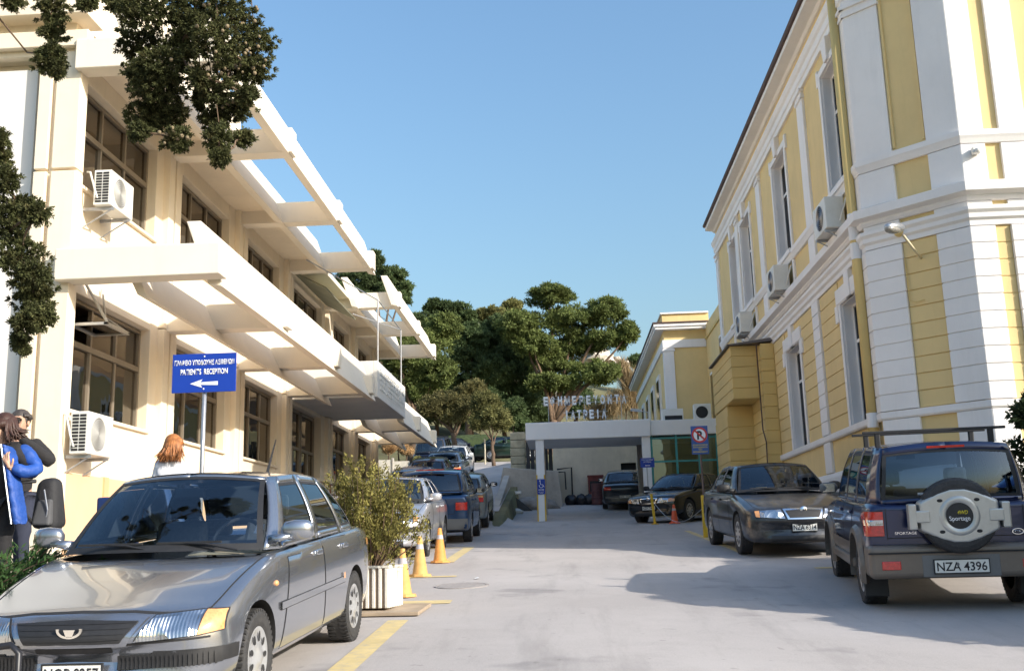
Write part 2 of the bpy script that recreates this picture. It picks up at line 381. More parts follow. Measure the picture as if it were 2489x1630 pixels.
box_obj('end_panel', (-16, -7.92, 14.60, 14.74, 2.6, 9.06), white_panel, CL, True)
for x0, x1 in ((-7.80, -7.60), (-7.53, -7.15)):
    w = MB(); w.box(x0, x1, 14.42, 14.68, 1.0, 7.32); w.box(x0, x1, 14.42, 14.68, 7.36, 9.25); part(w, 'corner_pilaster', cream)
box_obj('pilaster_back', (-7.79, -7.17, 14.5, 14.66, 1.0, 9.2), cream, CL, True)
for i, y in enumerate(PIER):
    for a, b in ((-.30, -.04), (.04, .30)):
        w = MB(); w.box(-7.2, -7.06, y+a, y+b, 2.8, 5.6); w.box(-7.2, -7.06, y+a, y+b, 5.62, 9.2); part(w, 'pilaster', cream)
# roof, upper beams on the end wall
w = MB(); w.box(-16.2, -6.42, 14.45, YE, 9.2, 9.34); part(w, 'roof_slab', cream)
for zz in ((9.30, 9.56, 14.30), (9.76, 9.90, 14.15)): box_obj('end_beam', (-16.2, -7.035+.02*(zz[0] > 9.5), zz[2]+.035, 14.8, zz[0], zz[1]), cream, CL, True, .012)
box_obj('roof_upstand', (-16.1, -7.3, 14.5, YE-.2, 9.34, 9.76), cream, CL, True)
box_obj('penthouse', (-16, -7.75, 15.6, 24, 9.8, 12.6), cream, CL, True)
def plank(xb, zb, xt, zt, th, y0, y1, name):
    a = [(xb, y0, zb), (xt, y0, zt), (xt-th, y0, zt), (xb-th, y0, zb+.05)]
    b = [(p[0], y1, p[2]) for p in a]
    part(MB().prism(a, b), name, sunw, fix=True, bevel=.015)
sunw = M('sunshade_white', (.82, .74, .62), .75, var=.04, scale=.9, streak=.12, bump=.05, bscale=60)
for y0, y1 in ((14.28, 26.95), (30.62, 40.05)):
    plank(-4.90, 8.88, -5.22, 9.86, .20, y0+(.36 if y0 < 20 else 0), y1, 'outer_sunshade')
    plank(-6.12, 8.88, -6.45, 9.86, .20, y0, y1-.25, 'inner_sunshade')
for y0, y1 in ((14.60, 27.05), (32.05, 40.15)):
    plank(-4.92, 5.47, -5.28, 6.50, .22, y0, y1, 'outer_sunshade')
for y0, y1 in ((14.7, 27.0), (32.05, 40.0)): plank(-6.08, 5.38, -6.36, 6.02, .16, y0, y1, 'inner_sunshade')
for y in (14.47, 18.17, 22.33, 26.42, 30.95, 35.12, 39.4): box_obj('cross_beam', (-7.2, -4.84, y-.17, y+.17, 8.9, 9.38), sunw, CL, True, .015)
for y in (14.43, 18.17, 22.33, 26.42, 35.12, 39.4): box_obj('cross_beam', (-7.3 if y < 15 else -7.2, -4.86, y-.18, y+.18, 5.58, 6.05), sunw, CL, True, .015)
# windows
def clinic_window(y0, y1, z0, z1, zm, ny=3, xg=-7.40, mat=alu, label=None, skip=(), rows=True):
    f = MB(); fr = .055
    f.box(xg-.03, xg+.05, y0, y1, z0, z0+fr); f.box(xg-.03, xg+.05, y0, y1, z1-fr, z1)
    f.box(xg-.03, xg+.05, y0, y0+fr, z0+fr, z1-fr); f.box(xg-.03, xg+.05, y1-fr, y1, z0+fr, z1-fr)
    f.box(xg-.028, xg+.06, y0+fr, y1-fr, zm-.045, zm+.045)
    ys_ = [y0+fr+(y1-y0-2*fr)*k/ny for k in range(ny+1)]
    for y in ys_[1:-1]: f.box(xg-.026, xg+.045, y-.028, y+.028, z0+fr, z1-fr)
    o = part(f, 'window', mat, bevel=.004)
    if label: o['label'] = label
    for r, (a, b) in enumerate(((z0+fr, zm-.045), (zm+.045, z1-fr))):
        for k in range(ny):
            if (r, k) in skip: continue
            dx = .02 if (k % 2 and r == 0) else 0
            p = MB().box(xg-.006+dx, xg+.0+dx, ys_[k]+.02, ys_[k+1]-.02, a, b).build('pane', pane_m, o, True)
    return o
for i, (a, b) in enumerate(BAYS):
    clinic_window(a, b, 7.18, 8.85, 8.17)
    if i == 3: continue
    clinic_window(a, b, 3.76, 5.50, 4.81, skip=((1, 0),) if i == 0 else ())
    box_obj('window_sill', (-7.45, -7.14, a-.05, b+.05, 3.70, 3.755), cream, CL, True, .008)
    
for (a, b) in BAYS: box_obj('window_sill', (-7.45, -7.14, a-.05, b+.05, 7.12, 7.175), cream, CL, True, .008)
box_obj('threshold', (-7.9, -6.1, 26.6, 31.4, 1.6, 2.3), conc, CL, True, .01)
for a, b in ((27.2, 28.75), (28.85, 30.4)):
    f = MB(); xg = -7.42
    for q in ((a, a+.08, 2.3, 5.5), (b-.08, b, 2.3, 5.5), (a+.08, b-.08, 5.42, 5.5), (a+.08, b-.08, 4.4, 4.48), (a+.08, b-.08, 2.3, 2.5), ((a+b)/2-.04, (a+b)/2+.04, 2.5, 4.4)): f.box(xg-.03, xg+.05, *q)
    d = part(f, 'entrance_door', alu, bevel=.004)
    for q in ((a+.08, (a+b)/2-.04, 2.5, 4.4), ((a+b)/2+.04, b-.08, 2.5, 4.4), (a+.08, b-.08, 4.48, 5.42)): MB().box(xg-.006, xg, *q).build('pane', pane_m, d, True)
# rooms behind the glass
w = MB()
for z in (3.0, 6.5): w.box(-13, -7.55, 15.02, YE-.35, z-.15, z)
w.box(-13.1, -13.0, 15.02, YE-.35, 2, 9.1)
w.box(-13, -7.55, 15.02, YE-.35, 5.95, 6.05); w.box(-13, -7.55, 15.02, YE-.35, 9.0, 9.1)
for y in (18.17, 22.33, 26.42, 31.2, 35.12): w.box(-13, -7.55, y-.06, y+.06, 2.9, 9.1)
part(w, 'room', roomw, bevel=0)
curt = M('curtain_cloth', (.55, .50, .42), .9, var=.1, scale=6)
for i, (yc, z0, z1, wd) in enumerate(((15.2, 3.8, 5.4, .7), (17.2, 7.3, 8.7, .5), (21.0, 7.3, 8.7, .7), (19.3, 3.8, 5.3, .4), (24.9, 7.3, 8.7, .8), (25.3, 3.8, 5.4, .5), (33.2, 7.3, 8.7, .8), (37.3, 3.8, 5.4, .7))):
    m = MB(); n = 24; vs = []
    for k in range(n+1):
        y = yc-wd/2+wd*k/n; x = -7.75+.03*math.sin(k*1.7)
        vs += [(x, y, z0), (x, y, z1)]
    part(m.add(vs, [(2*k, 2*k+2, 2*k+3, 2*k+1) for k in range(n)]), 'curtain', curt, bevel=0, smooth=True)
# opened top pane of the first ground-floor window
f = MB(); y0, y1 = 14.8, 15.62
f.box(-7.30, -6.72, y0, y0+.05, 5.02, 5.06); f.box(-7.30, -6.72, y1-.05, y1, 5.02, 5.06); f.box(-6.77, -6.72, y0, y1, 5.015, 5.065); f.box(-7.30, -7.25, y0, y1, 5.015, 5.065)
f.tube([(-7.15, y0+.05, 5.75), (-6.76, y0+.1, 5.07)], .022, 6); f.tube([(-7.15, y1-.1, 5.75), (-7.1, y1-.05, 5.3), (-6.76, y1-.1, 5.07)], .018, 6)
o = part(f, 'open_top_light', alu_l, bevel=0); MB().box(-7.25, -6.77, y0+.05, y1-.05, 5.036, 5.042).build('pane', pane_m, o, True)
# balcony over the entrance
bal = M('balcony_concrete', (.70, .68, .64), .8, var=.06, streak=.25, scale=1)
w = MB(); w.box(-7.2, -4.9, 27.2, 32.0, 5.62, 5.80); w.box(-5.02, -4.90, 27.2, 32.0, 5.80, 6.60); w.box(-7.1, -5.02, 27.2, 27.32, 5.80, 6.6); w.box(-7.1, -5.02, 31.88, 32.0, 5.80, 6.6)
bo = part(w, 'balcony', bal, bevel=.012)
random.seed(3)
for r in range(5):
    for k in range(17):
        if random.random() < .22: continue
        y = 27.55+k*.25; z = 5.87+r*.135
        MB().box(-4.9, -4.865-.02*random.random(), y, y+.13, z, z+.085).build('relief_block', bal, bo, True)
aw = M('olive_canvas', (.20, .20, .14), .9, var=.15, scale=2)
part(MB().hexa([(-7.1, 26.7, 9.0), (-6.2, 26.7, 8.52), (-6.2, 30.7, 8.52), (-7.1, 30.7, 9.0)], [(-7.1, 26.7, 9.03), (-6.19, 26.7, 8.55), (-6.19, 30.7, 8.55), (-7.1, 30.7, 9.03)]), 'awning_canvas', aw, bevel=0)
af = MB()
for y in (27.45, 31.45): af.tube([(-4.94, y, 6.6), (-4.94, y, 8.32)], .022, 6)
af.tube([(-4.94, 27.45, 8.32), (-4.94, 31.45, 8.32)], .018, 6); af.tube([(-4.94, 27.45, 8.32), (-6.2, 24.6, 8.72)], .016, 6); af.tube([(-4.94, 31.45, 8.32), (-6.2, 30.2, 8.6)], .016, 6); af.tube([(-4.94, 31.45, 8.32), (-5.6, 31.6, 8.8)], .012, 6)
part(af, 'awning_frame', steel, bevel=0)
# rail of the entrance steps
rl = thing('step_railing', 'dark red metal railing beside the clinic entrance steps', 'railing', (-6.0, 24.6, 1.8))
rr = M('dark_red_metal', (.16, .045, .03), .5, var=.1)
for z in (2.55, 2.8, 3.05, 3.3): MB().tube([(-6.0, 24.6, z), (-6.0, 30.5, z+.02)], .022, 6).build('rail', rr, rl, True)
for y in (24.6, 26.5, 28.5, 30.5): MB().tube([(-6.0, y, 1.8), (-6.0, y, 3.32)], .025, 6).build('post', rr, rl, True)

# ------------------------------------------------------------------ yellow neoclassical building on the right
YB = thing('neoclassical_building', 'yellow neoclassical building with white pilasters, cornices and rusticated ground floor', 'building', (5.2, 17.1, 1.3))
PATH = [(5.2, 33.1), (5.2, 17.08), (6.42, 15.86), (15.0, 15.86)]
def offs(path, d):
    out = []
    for i, p in enumerate(path):
        ns = []
        for a, b in ((i-1, i), (i, i+1)):
            if a >= 0 and b < len(path):
                dx, dy = path[b][0]-path[a][0], path[b][1]-path[a][1]; L = math.hypot(dx, dy); ns.append((dy/L, -dx/L))
        if len(ns) == 1: nx, ny = ns[0]; k = 1
        else:
            nx, ny = ns[0][0]+ns[1][0], ns[0][1]+ns[1][1]; L = math.hypot(nx, ny); nx /= L; ny /= L; k = 1/(nx*ns[0][0]+ny*ns[0][1])
        out.append((p[0]+nx*d*k, p[1]+ny*d*k))
    return out
# outward is -x on the street front
def sweep(name, prof, mat, parent=YB, path=PATH, bevel=.006):
    rows = [[(x, y, z) for (x, y) in offs(path, d)] for d, z in prof]; n = len(path); m = len(rows)
    vs = [p for r in rows for p in r]
    fs = [(i*n+k, i*n+k+1, ((i+1) % m)*n+k+1, ((i+1) % m)*n+k) for i in range(m) for k in range(n-1)]
    fs += [tuple(i*n for i in range(m)), tuple(i*n+n-1 for i in range(m-1, -1, -1))]
    return MB().add(vs, fs).build(name, mat, parent, True, bevel=bevel, fix=True)
class Face:
    def __init__(s, o, d, n): s.o = Vector(o); s.d = Vector(d).normalized(); s.n = Vector(n).normalized()
    def p(s, a, d, z): q = s.o + s.d*a + s.n*d; return (q.x, q.y, z)
    def blk(s, mb, a0, a1, d0, d1, z0, z1, mi=0):
        return mb.hexa([s.p(a0, d0, z0), s.p(a1, d0, z0), s.p(a1, d1, z0), s.p(a0, d1, z0)], [s.p(a0, d0, z1), s.p(a1, d0, z1), s.p(a1, d1, z1), s.p(a0, d1, z1)], mi)
    def obj(s, name, a0, a1, d0, d1, z0, z1, mat, parent=YB, bevel=.008):
        return s.blk(MB(), a0, a1, d0, d1, z0, z1).build(name, mat, parent, True, bevel=bevel, fix=True)
ST = Face((5.2, 17.08, 0), (0, 1, 0), (-1, 0, 0)); CH = Face((6.42, 15.86, 0), (-1, 1, 0), (-1, -1, 0)); FR = Face((6.42, 15.86, 0), (1, 0, 0), (0, -1, 0))
CHL = 1.22*math.sqrt(2)
LOW = [(17.62, 18.95), (22.45, 23.80)]; UPW = [(17.55, 18.92), (22.40, 23.80), (27.02, 28.45), (29.35, 30.45)]
def wallrun(mb, y0, y1, z0, z1, wins, wz0, wz1):
    cuts = [y0]+[e for a in wins for e in a]+[y1]
    for a, b in zip(cuts[0::2], cuts[1::2]): mb.box(5.2, 5.65, a, b, z0, z1)
    for a, b in wins: mb.box(5.2, 5.65, a, b, z0, wz0); mb.box(5.2, 5.65, a, b, wz1, z1)
w = MB(); wallrun(w, 17.08, 33.1, 1.0, 6.5, LOW, 3.57, 5.80); wallrun(w, 17.08, 33.1, 6.5, 11.6, UPW, 7.85, 10.26)
w.prism([(5.2, 17.08, 1.0), (6.42, 15.86, 1.0), (15, 15.86, 1.0), (15, 16.3, 1), (5.65, 17.08, 1.0)][::-1], [(5.2, 17.08, 11.6), (6.42, 15.86, 11.6), (15, 15.86, 11.6), (15, 16.3, 11.6), (5.65, 17.08, 11.6)][::-1])
w.box(5.65, 15, 32.8, 33.1, 1, 11.6); w.box(14.7, 15, 16.3, 32.8, 1, 11.6)
w.box(5.25, 14.9, 16.5, 33, 11.5, 11.62)
w.build('wall', yellow, YB, True, fix=True)
MB().box(7.5, 7.6, 17.2, 32.7, 1.5, 11.4).box(5.66, 7.5, 17.2, 32.7, 6.6, 6.7).box(5.66, 7.5, 17.2, 32.7, 3.2, 3.3).build('room', M('dim_room', (.10, .085, .07), .9), YB, True)
# horizontal bands
sweep('plinth', [(-.02, 1.0), (.07, 1.0), (.07, 2.74), (.04, 2.83), (-.02, 2.83)], wtrim, path=[(5.2, 25.1), (5.2, 17.08), (6.42, 15.86), (15.0, 15.86)])
sweep('sill_band', [(-.02, 3.44), (.055, 3.44), (.075, 3.47), (.075, 3.565), (-.02, 3.565)], wtrim)
sweep('lower_cornice', [(-.02, 6.28), (.05, 6.28), (.05, 6.36), (.09, 6.40), (.09, 6.47), (.13, 6.52), (.13, 6.58), (-.02, 6.60)], wtrim)
sweep('string_course', [(-.02, 6.68), (.06, 6.68), (.10, 6.73), (.10, 6.76), (.22, 6.80), (.22, 6.95), (.05, 7.0), (-.02, 7.0)], wtrim)
sweep('upper_sill_band', [(-.02, 7.62), (.05, 7.62), (.08, 7.70), (.10, 7.74), (.10, 7.83), (-.02, 7.83)], wtrim)
sweep('architrave', [(-.02, 10.70), (.06, 10.70), (.06, 10.82), (.09, 10.84), (.09, 10.98), (.13, 11.02), (.16, 11.10), (.16, 11.14), (-.02, 11.14)], wtrim)
sweep('eaves', [(-.02, 11.50), (.05, 11.50), (.10, 11.55), (.24, 11.57), (.32, 11.58), (.32, 11.68), (-.02, 11.68)], wtrim)
gut = M('dark_gutter', (.07, .038, .034), .6, var=.2)
tile = M('roof_tile', (.20, .075, .045), .85, var=.25, scale=5, bump=.4, bscale=8)
sweep('gutter', [(.26, 11.685), (.37, 11.685), (.40, 11.75), (.26, 11.76)], gut)
oe = offs(PATH, .36); rg = offs(PATH, -4.2)
MB().add([(x, y, 11.765) for x, y in oe]+[(x, y, 13.6) for x, y in rg], [(i, i+1, 5+i, 4+i) for i in range(3)]).build('roof', tile, YB, True)
# rusticated courses
def courses(F, a0, a1, mat, d=.022, z0=3.575, n=10, h=.27, name='rustic_course'):
    if mat is wtrim: F.obj('quoin_backing', a0+.012, a1-.012, -.008, d-.020, z0+.004, z0+n*h-.006, wtrim, bevel=0)
    for k in range(n): F.obj(name, a0, a1, -.01, d, z0+k*h+.006, z0+(k+1)*h-.010, mat, bevel=.006)
yo = 17.08
for a, b in ((17.33, 17.46), (19.12, 20.48), (21.04, 22.28), (23.98, 25.18)): courses(ST, a-yo, b-yo, yellow)
for a, b in ((17.055, 17.30),): courses(ST, a-yo, b-yo, wtrim, .06, name='quoin_block')
for a, b in ((20.50, 21.02),): courses(ST, a-yo, b-yo, wtrim, .065, name='quoin_block')
courses(CH, -.025, .52, wtrim, .06, name='quoin_block'); courses(CH, .535, 1.10, yellow, .022); courses(CH, 1.115, CHL+.025, wtrim, .06, name='quoin_block')
courses(FR, -.025, .36, wtrim, .06, name='quoin_block'); courses(FR, .375, .585, yellow, .012); courses(FR, .60, 1.02, wtrim, .07, name='quoin_block'); courses(FR, 1.035, 3.0, yellow, .02)
for F, a, b in ((ST, 3.42, 3.94), (CH, -.021, .52), (CH, 1.115, CHL+.021), (FR, -.021, .36), (FR, .60, 1.02)):
    F.obj('pedestal', a, b, -.01, .055, 2.84, 3.435, wtrim)
    (F is not ST) and F.obj('pilaster_base', a, b, -.01, .05, 7.01, 7.61, wtrim); F.obj('frieze_block', a, b, -.01, .05, 6.605, 6.675, wtrim, bevel=.003)
for F, a, b in ((ST, -.022, .24), (ST, 3.27, 3.78), (ST, 8.25, 8.75), (ST, 11.7, 12.1), (ST, 15.55, 16.0), (CH, -.022, .52), (CH, 1.115, CHL+.022), (FR, -.022, .36), (FR, .60, 1.02)):
    F.obj('pilaster', a, b, -.01, .055, 7.84, 10.50, wtrim)
    m = MB(); F.blk(m, a-.03, b+.03, -.01, .085, 10.50, 10.56); F.blk(m, a-.015, b+.015, -.01, .07, 10.56, 10.64); F.blk(m, a-.05, b+.05, -.01, .11, 10.64, 10.70); m.build('capital', wtrim, YB, True, bevel=.005, fix=True)
    if F is ST: F.obj('pilaster_base', a, b, -.01, .05, 7.01, 7.61, wtrim)
# recessed yellow field with inner frame on the canted corner
m = MB(); CH.blk(m, .54, .58, -.01, .03, 7.9, 10.6); CH.blk(m, 1.06, 1.10, -.01, .03, 7.9, 10.6); m.build('panel_frame', yellow, YB, True, fix=True)
def street_window(F, a, b, z0, z1, low):
    fr = MB(); t = .13
    F.blk(fr, a-t, a, -.02, .045, z0, z1); F.blk(fr, b, b+t, -.02, .045, z0, z1); F.blk(fr, a-t, b+t, -.02, .047, z1, z1+t)
    fr.build('window_surround', wtrim, YB, True, bevel=.008, fix=True)
    m = MB(); c = (a+b)/2
    if low:
        F.blk(m, c-.15, c+.15, -.02, .085, z1+.0, z1+.47); F.obj('lintel_block', a-.22, b+.22, -.02, .06, z1+.02, z1+.30, wtrim)
        for p_, q_ in ((a-.34, a-.14), (b+.14, b+.34)): F.obj('lintel_ear', p_, q_, -.02, .058, z1-.30, z1+.02, wtrim)
    else:
        m.prism([F.p(c-.10, .10, z1+.02), F.p(c+.10, .10, z1+.02), F.p(c+.19, .12, z1+.44), F.p(c-.19, .12, z1+.44)], [F.p(c-.10, -.02, z1+.02), F.p(c+.10, -.02, z1+.02), F.p(c+.19, -.02, z1+.44), F.p(c-.19, -.02, z1+.44)])
        for p_, q_ in ((a-.24, a-.12), (b+.12, b+.24)): F.obj('lintel_ear', p_, q_, -.02, .05, z1-.12, z1+.2, wtrim)
    m.build('keystone', wtrim, YB, True, bevel=.01, fix=True)
    if not low:
        m = MB(); F.blk(m, a-.16, b+.16, -.02, .13, z0-.11, z0); m.build('window_sill', wtrim, YB, True, bevel=.01, fix=True)
        F.obj('apron_block', a-.12, a+.02, -.01, .05, 7.01, 7.61, wtrim); F.obj('apron_block', b-.02, b+.12, -.01, .05, 7.01, 7.61, wtrim)
    rv = MB(); e = .004
    F.blk(rv, b-.02, b-.001, -.22, .0, z0+e, z1-e); F.blk(rv, a+.001, a+.02, -.22, .0, z0+e, z1-e); F.blk(rv, a+.02, b-.02, -.22, .0, z1-.02, z1-e); F.blk(rv, a+.02, b-.02, -.22, .0, z0+e, z0+.02)
    rv.build('reveal', wtrim, YB, True, bevel=.003, fix=True)
    fm = MB(); g = .05
    F.blk(fm, a+.02, a+.02+g, -.205, -.175, z0+.02, z1-.02); F.blk(fm, b-.02-g, b-.02, -.205, -.175, z0+.02, z1-.02); F.blk(fm, a+.09, b-.09, -.205, -.175, z1-.02-g, z1-.02); F.blk(fm, a+.09, b-.09, -.205, -.175, z0+.02, z0+.02+g)
    F.blk(fm, c-.03, c+.03, -.202, -.178, z0+.09, z1-.09); zt = z0+(z1-z0)*.68; F.blk(fm, a+.09, b-.09, -.202, -.176, zt-.03, zt+.03)
    o = fm.build('window', wtrim, YB, True, fix=True)
    for (p, q, r, s) in ((a+.09, c-.03, z0+.09, zt-.03), (c+.03, b-.09, z0+.09, zt-.03), (a+.09, c-.03, zt+.03, z1-.09), (c+.03, b-.09, zt+.03, z1-.09)):
        m = MB(); F.blk(m, p, q, -.192, -.187, r, s); m.build('pane', pane_dk, o, True, fix=True)
for a, b in LOW: street_window(ST, a-yo, b-yo, 3.57, 5.80, True)
for a, b in UPW: street_window(ST, a-yo, b-yo, 7.85, 10.26, False)
# yellow rain pipe with white sleeves
pp = MB(); pp.tube([(5.08, 17.36, 11.55), (5.08, 17.36, 1.4)], .085, 14); pp.lathe([(.10, 11.35), (.14, 11.48), (.14, 11.6), (.1, 11.6)], 14, 'Z', (5.08, 17.36, 0))
po = pp.build('rain_pipe', yellow_d, YB, True, smooth=True)
for a, b in ((6.55, 7.02), (6.22, 6.5), (3.36, 3.6)): MB().lathe([(.088, a), (.094, a), (.094, b), (.088, b)], 14, 'Z', (5.08, 17.36, 0)).build('pipe_sleeve', wtrim, po, True, smooth=False)
# rusticated yellow porch
PO = thing('rusticated_porch', 'yellow banded porch block with deep overhang beside the neoclassical facade', 'porch', (4.7, 26, 1.9))
def block(b, mat=yellow_d): return box_obj('masonry_core', b, mat, PO, True)
block((4.22, 5.19, 25.67, 29.0, 5.02, 6.34)); block((4.22, 5.19, 26.87, 29.0, 1.6, 5.0)); block((4.87, 5.19, 25.22, 26.85, 1.6, 6.30))
h = .29
for k in range(5):
    z = 5.02+k*.265; box_obj('stone_course', (4.20, 4.83, 25.65, 28.98, z+.008, z+.257), yellow_d, PO, True, .006)
for k in range(11):
    z = 1.85+k*h
    if z+h < 5.03: box_obj('stone_course', (4.20, 4.86, 26.85, 28.98, z+.008, z+h-.008), yellow_d, PO, True, .006)
for k in range(15):
    z = 1.85+k*h
    box_obj('stone_course', (4.85, 5.17, 25.20, 26.83, z+.008, z+h-.008), yellow_d, PO, True, .006)
MB().hexa([(4.12, 25.57, 6.345), (5.2, 25.1, 6.345), (5.2, 29.05, 6.345), (4.12, 29.05, 6.345)], [(4.12, 25.57, 6.375), (5.2, 25.1, 6.43), (5.2, 29.05, 6.43), (4.12, 29.05, 6.375)]).build('lead_roof', M('lead_grey', (.10, .09, .09), .6, var=.2), PO, True)
MB().tube([(4.78, 25.3, 6.3), (4.78, 25.25, 4.2), (4.82, 25.16, 3.9), (4.8, 25.15, 3.0), (4.95, 25.16, 2.75), (5.1, 25.15, 2.7)], .016, 6).build('cable', gut, PO, True)

# ------------------------------------------------------------------ wings beyond
WG = thing('recessed_wing', 'plain yellow wing set back between the two neoclassical blocks', 'building', (6, 36, 2.6))
box_obj('wall', (5.45, 12, 33.12, 38.6, 1.5, 9.55), yellow, WG, True); box_obj('parapet_cap', (5.40, 12, 33.12, 38.55, 9.0, 9.1), yellow_d, WG, True)
for y, z0, z1 in ((34.3, 6.55, 8.45), (36.9, 5.4, 7.6)):
    f = MB(); f.box(5.40, 5.46, y, y+.9, z0, z1); o = f.build('window_surround', wtrim, WG, True); box_obj('pane', (5.385, 5.395, y+.1, y+.8, z0+.1, z1-.1), pane_m, o, True)
FW = thing('far_yellow_wing', 'far yellow wing with white corner pilaster and sunlit parapet behind the canopy', 'building', (4, 39, 3))
box_obj('wall', (3.88, 12, 38.6, 54, 2.0, 9.42), yellow, FW, True)
w = MB(); w.box(3.55, 5.6, 38.3, 54.2, 9.42, 9.52); w.box(3.5, 5.6, 38.25, 54.2, 9.52, 9.62); w.build('eaves', wtrim, FW, True)
box_obj('gutter', (3.46, 5.58, 38.22, 54.2, 9.625, 9.68), gut, FW, True)
box_obj('parapet', (3.86, 5.6, 38.62, 54, 9.68, 10.05), yellow, FW, True); box_obj('parapet_cap', (3.8, 5.6, 38.55, 54, 10.05, 10.11), wtrim, FW, True)
box_obj('architrave', (3.82, 5.44, 38.53, 54, 8.75, 9.05), wtrim, FW, True); box_obj('pilaster', (3.84, 4.22, 38.54, 38.95, 3, 8.75), wtrim, FW, True); box_obj('capital', (3.80, 4.26, 38.51, 39, 8.62, 8.70), wtrim, FW, True)
for y in (40.6, 43.4, 46.2, 49):
    f = MB(); f.box(3.80, 3.89, y, y+1.3, 5.2, 8.1); o = f.build('window_surround', wtrim, FW, True); box_obj('pane', (3.785, 3.795, y+.18, y+1.12, 5.35, 7.9), pane_m, o, True)

# ------------------------------------------------------------------ emergency canopy with glazed lobby
CN = thing('entrance_canopy', 'flat white concrete canopy on square columns in front of the glazed lobby', 'canopy', (1, 35, 2.4))
w = MB(); w.box(-1.29, 2.90, 35.0, 38.4, 5.12, 5.70); w.build('canopy_slab', wcan, CN, True, bevel=.02)
w = MB(); w.box(2.905, 5.15, 35.12, 38.3, 5.15, 5.66); w.build('lobby_roof', wcan, CN, True, bevel=.02)
for x, y in ((-.97, 35.05), (2.60, 35.1)):
    o = box_obj('column', (x, x+.28, y, y+.28, 2.2, 5.14), wcan, CN, True, .012)
    if x < 0:
        for a, b in ((x-.008, x+.035), (x+.245, x+.288)): box_obj('edge_stripe', (a, b, y-.008, y+.04, 2.3, 3.95), yelpaint, o, True)
box_obj('column_foot', (2.55, 2.93, 35.0, 35.5, 2.2, 2.75), wcan, CN, True, .01)
for x in (-.9, 2.62): box_obj('column', (x, x+.2, 38.0, 38.2, 2.5, 5.14), conc, CN, True, .01)
teal = M('teal_frame', (.05, .30, .30), .4, var=.08)
LB = thing('glazed_lobby', 'glass lobby with teal metal frame under the white canopy', 'lobby', (4, 35.2, 2.5))
f = MB()
for x in (2.92, 3.75, 4.5, 5.1): f.box(x-.035, x+.035, 35.22, 35.29, 2.4, 5.15)
for z in (5.06, 4.28, 2.75): f.box(2.95, 5.1, 35.225, 35.285, z-.03, z+.03)
for y in (36.2, 37.2, 38.2): f.box(2.89, 2.95, y-.03, y+.03, 2.5, 5.15)
for z in (5.06, 4.28, 2.75): f.box(2.895, 2.945, 35.3, 38.2, z-.03, z+.03)
f.build('frame', teal, LB, True)
for a, b in ((2.955, 3.715), (3.785, 4.465), (4.535, 5.065)):
    for c, d in ((2.78, 4.25), (4.31, 5.03)): box_obj('pane', (a, b, 35.25, 35.258, c, d), pane_b, LB, True)
for a, b in ((35.3, 36.17), (36.23, 37.17), (37.23, 38.17)):
    for c, d in ((2.78, 4.25), (4.31, 5.03)): box_obj('pane', (2.917, 2.925, a, b, c, d), pane_b, LB, True)
MB().box(2.95, 5.2, 38.2, 38.3, 2.4, 5.14).box(2.95, 5.2, 35.3, 38.2, 2.42, 2.5).build('back_wall', roomw, LB, True)
box_obj('counter', (3.3, 4.8, 37.3, 37.7, 2.5, 3.6), alu, LB, True)
LT = thing('rooftop_letters', 'pale rooftop letters on a steel frame standing on the white canopy', 'sign', (.8, 35.5, 5.7))
lett = M('letter_white', (.90, .93, .95), .5, var=.05)
def letter_row(txt, x0, x1, z0, h):
    n = len(txt); step = (x1-x0)/n
    for i, ch in enumerate(txt):
        o = lettering('letter', ch, h, lett, LT, (x0+(i+.5)*step, 35.52, z0+(x0+(i+.5)*step)*.0), (1, 0, 0), (0, 0, 1), depth=.05, bold=.05, width=dict(Ι=.045, Μ=.19, Φ=.18).get(ch, .15), world=True)
letter_row('ΕΦΗΜΕΡΕΥΟΝΤΑ', -.70, 2.22, 6.34, .29); letter_row('ΙΑΤΡΕΙΑ', .02, 1.50, 5.85, .29)
f = MB()
for x in (-.5, .1, .75, 1.45, 2.0): f.box(x-.009, x+.009, 35.62, 35.64, 5.7, 6.62)
for z in (5.92, 6.08, 6.42, 6.56): f.box(-.72 if z > 6.2 else 0, 2.24 if z > 6.2 else 1.52, 35.60, 35.615, z-.007, z+.007)
f.build('support_frame', steel, LT, True)

# ------------------------------------------------------------------ small marks on the road
mh = MB().lathe([(0, .008), (.29, .008), (.30, .004), (.30, -.02)], 32).lathe([(.31, -.02), (.31, .007), (.345, .007), (.345, -.02)], 32).build('manhole_cover', M('manhole_iron', (.33, .30, .285), .85, .05, var=.15, scale=14, bump=.5, bscale=50), None, smooth=False)
mh.location = (-1.35, 13.35, g_main(13.35)+.002); mh.rotation_euler = (math.atan(.067), 0, 0); tag(mh, 'round worn manhole cover in the road right of the planter', 'manhole cover')
ps = MB().add([(-.035, -.03, 0), (.03, -.035, .012), (.04, .02, .004), (.0, .045, .02), (-.04, .03, .006)], [(0, 1, 2, 3, 4)]).build('paper_scrap', M('paper_white', (.82, .82, .80), .8), None)
ps.location = (-1.22, 14.15, g_main(14.15)+.01); tag(ps, 'tiny scrap of white paper on the open road', 'paper')
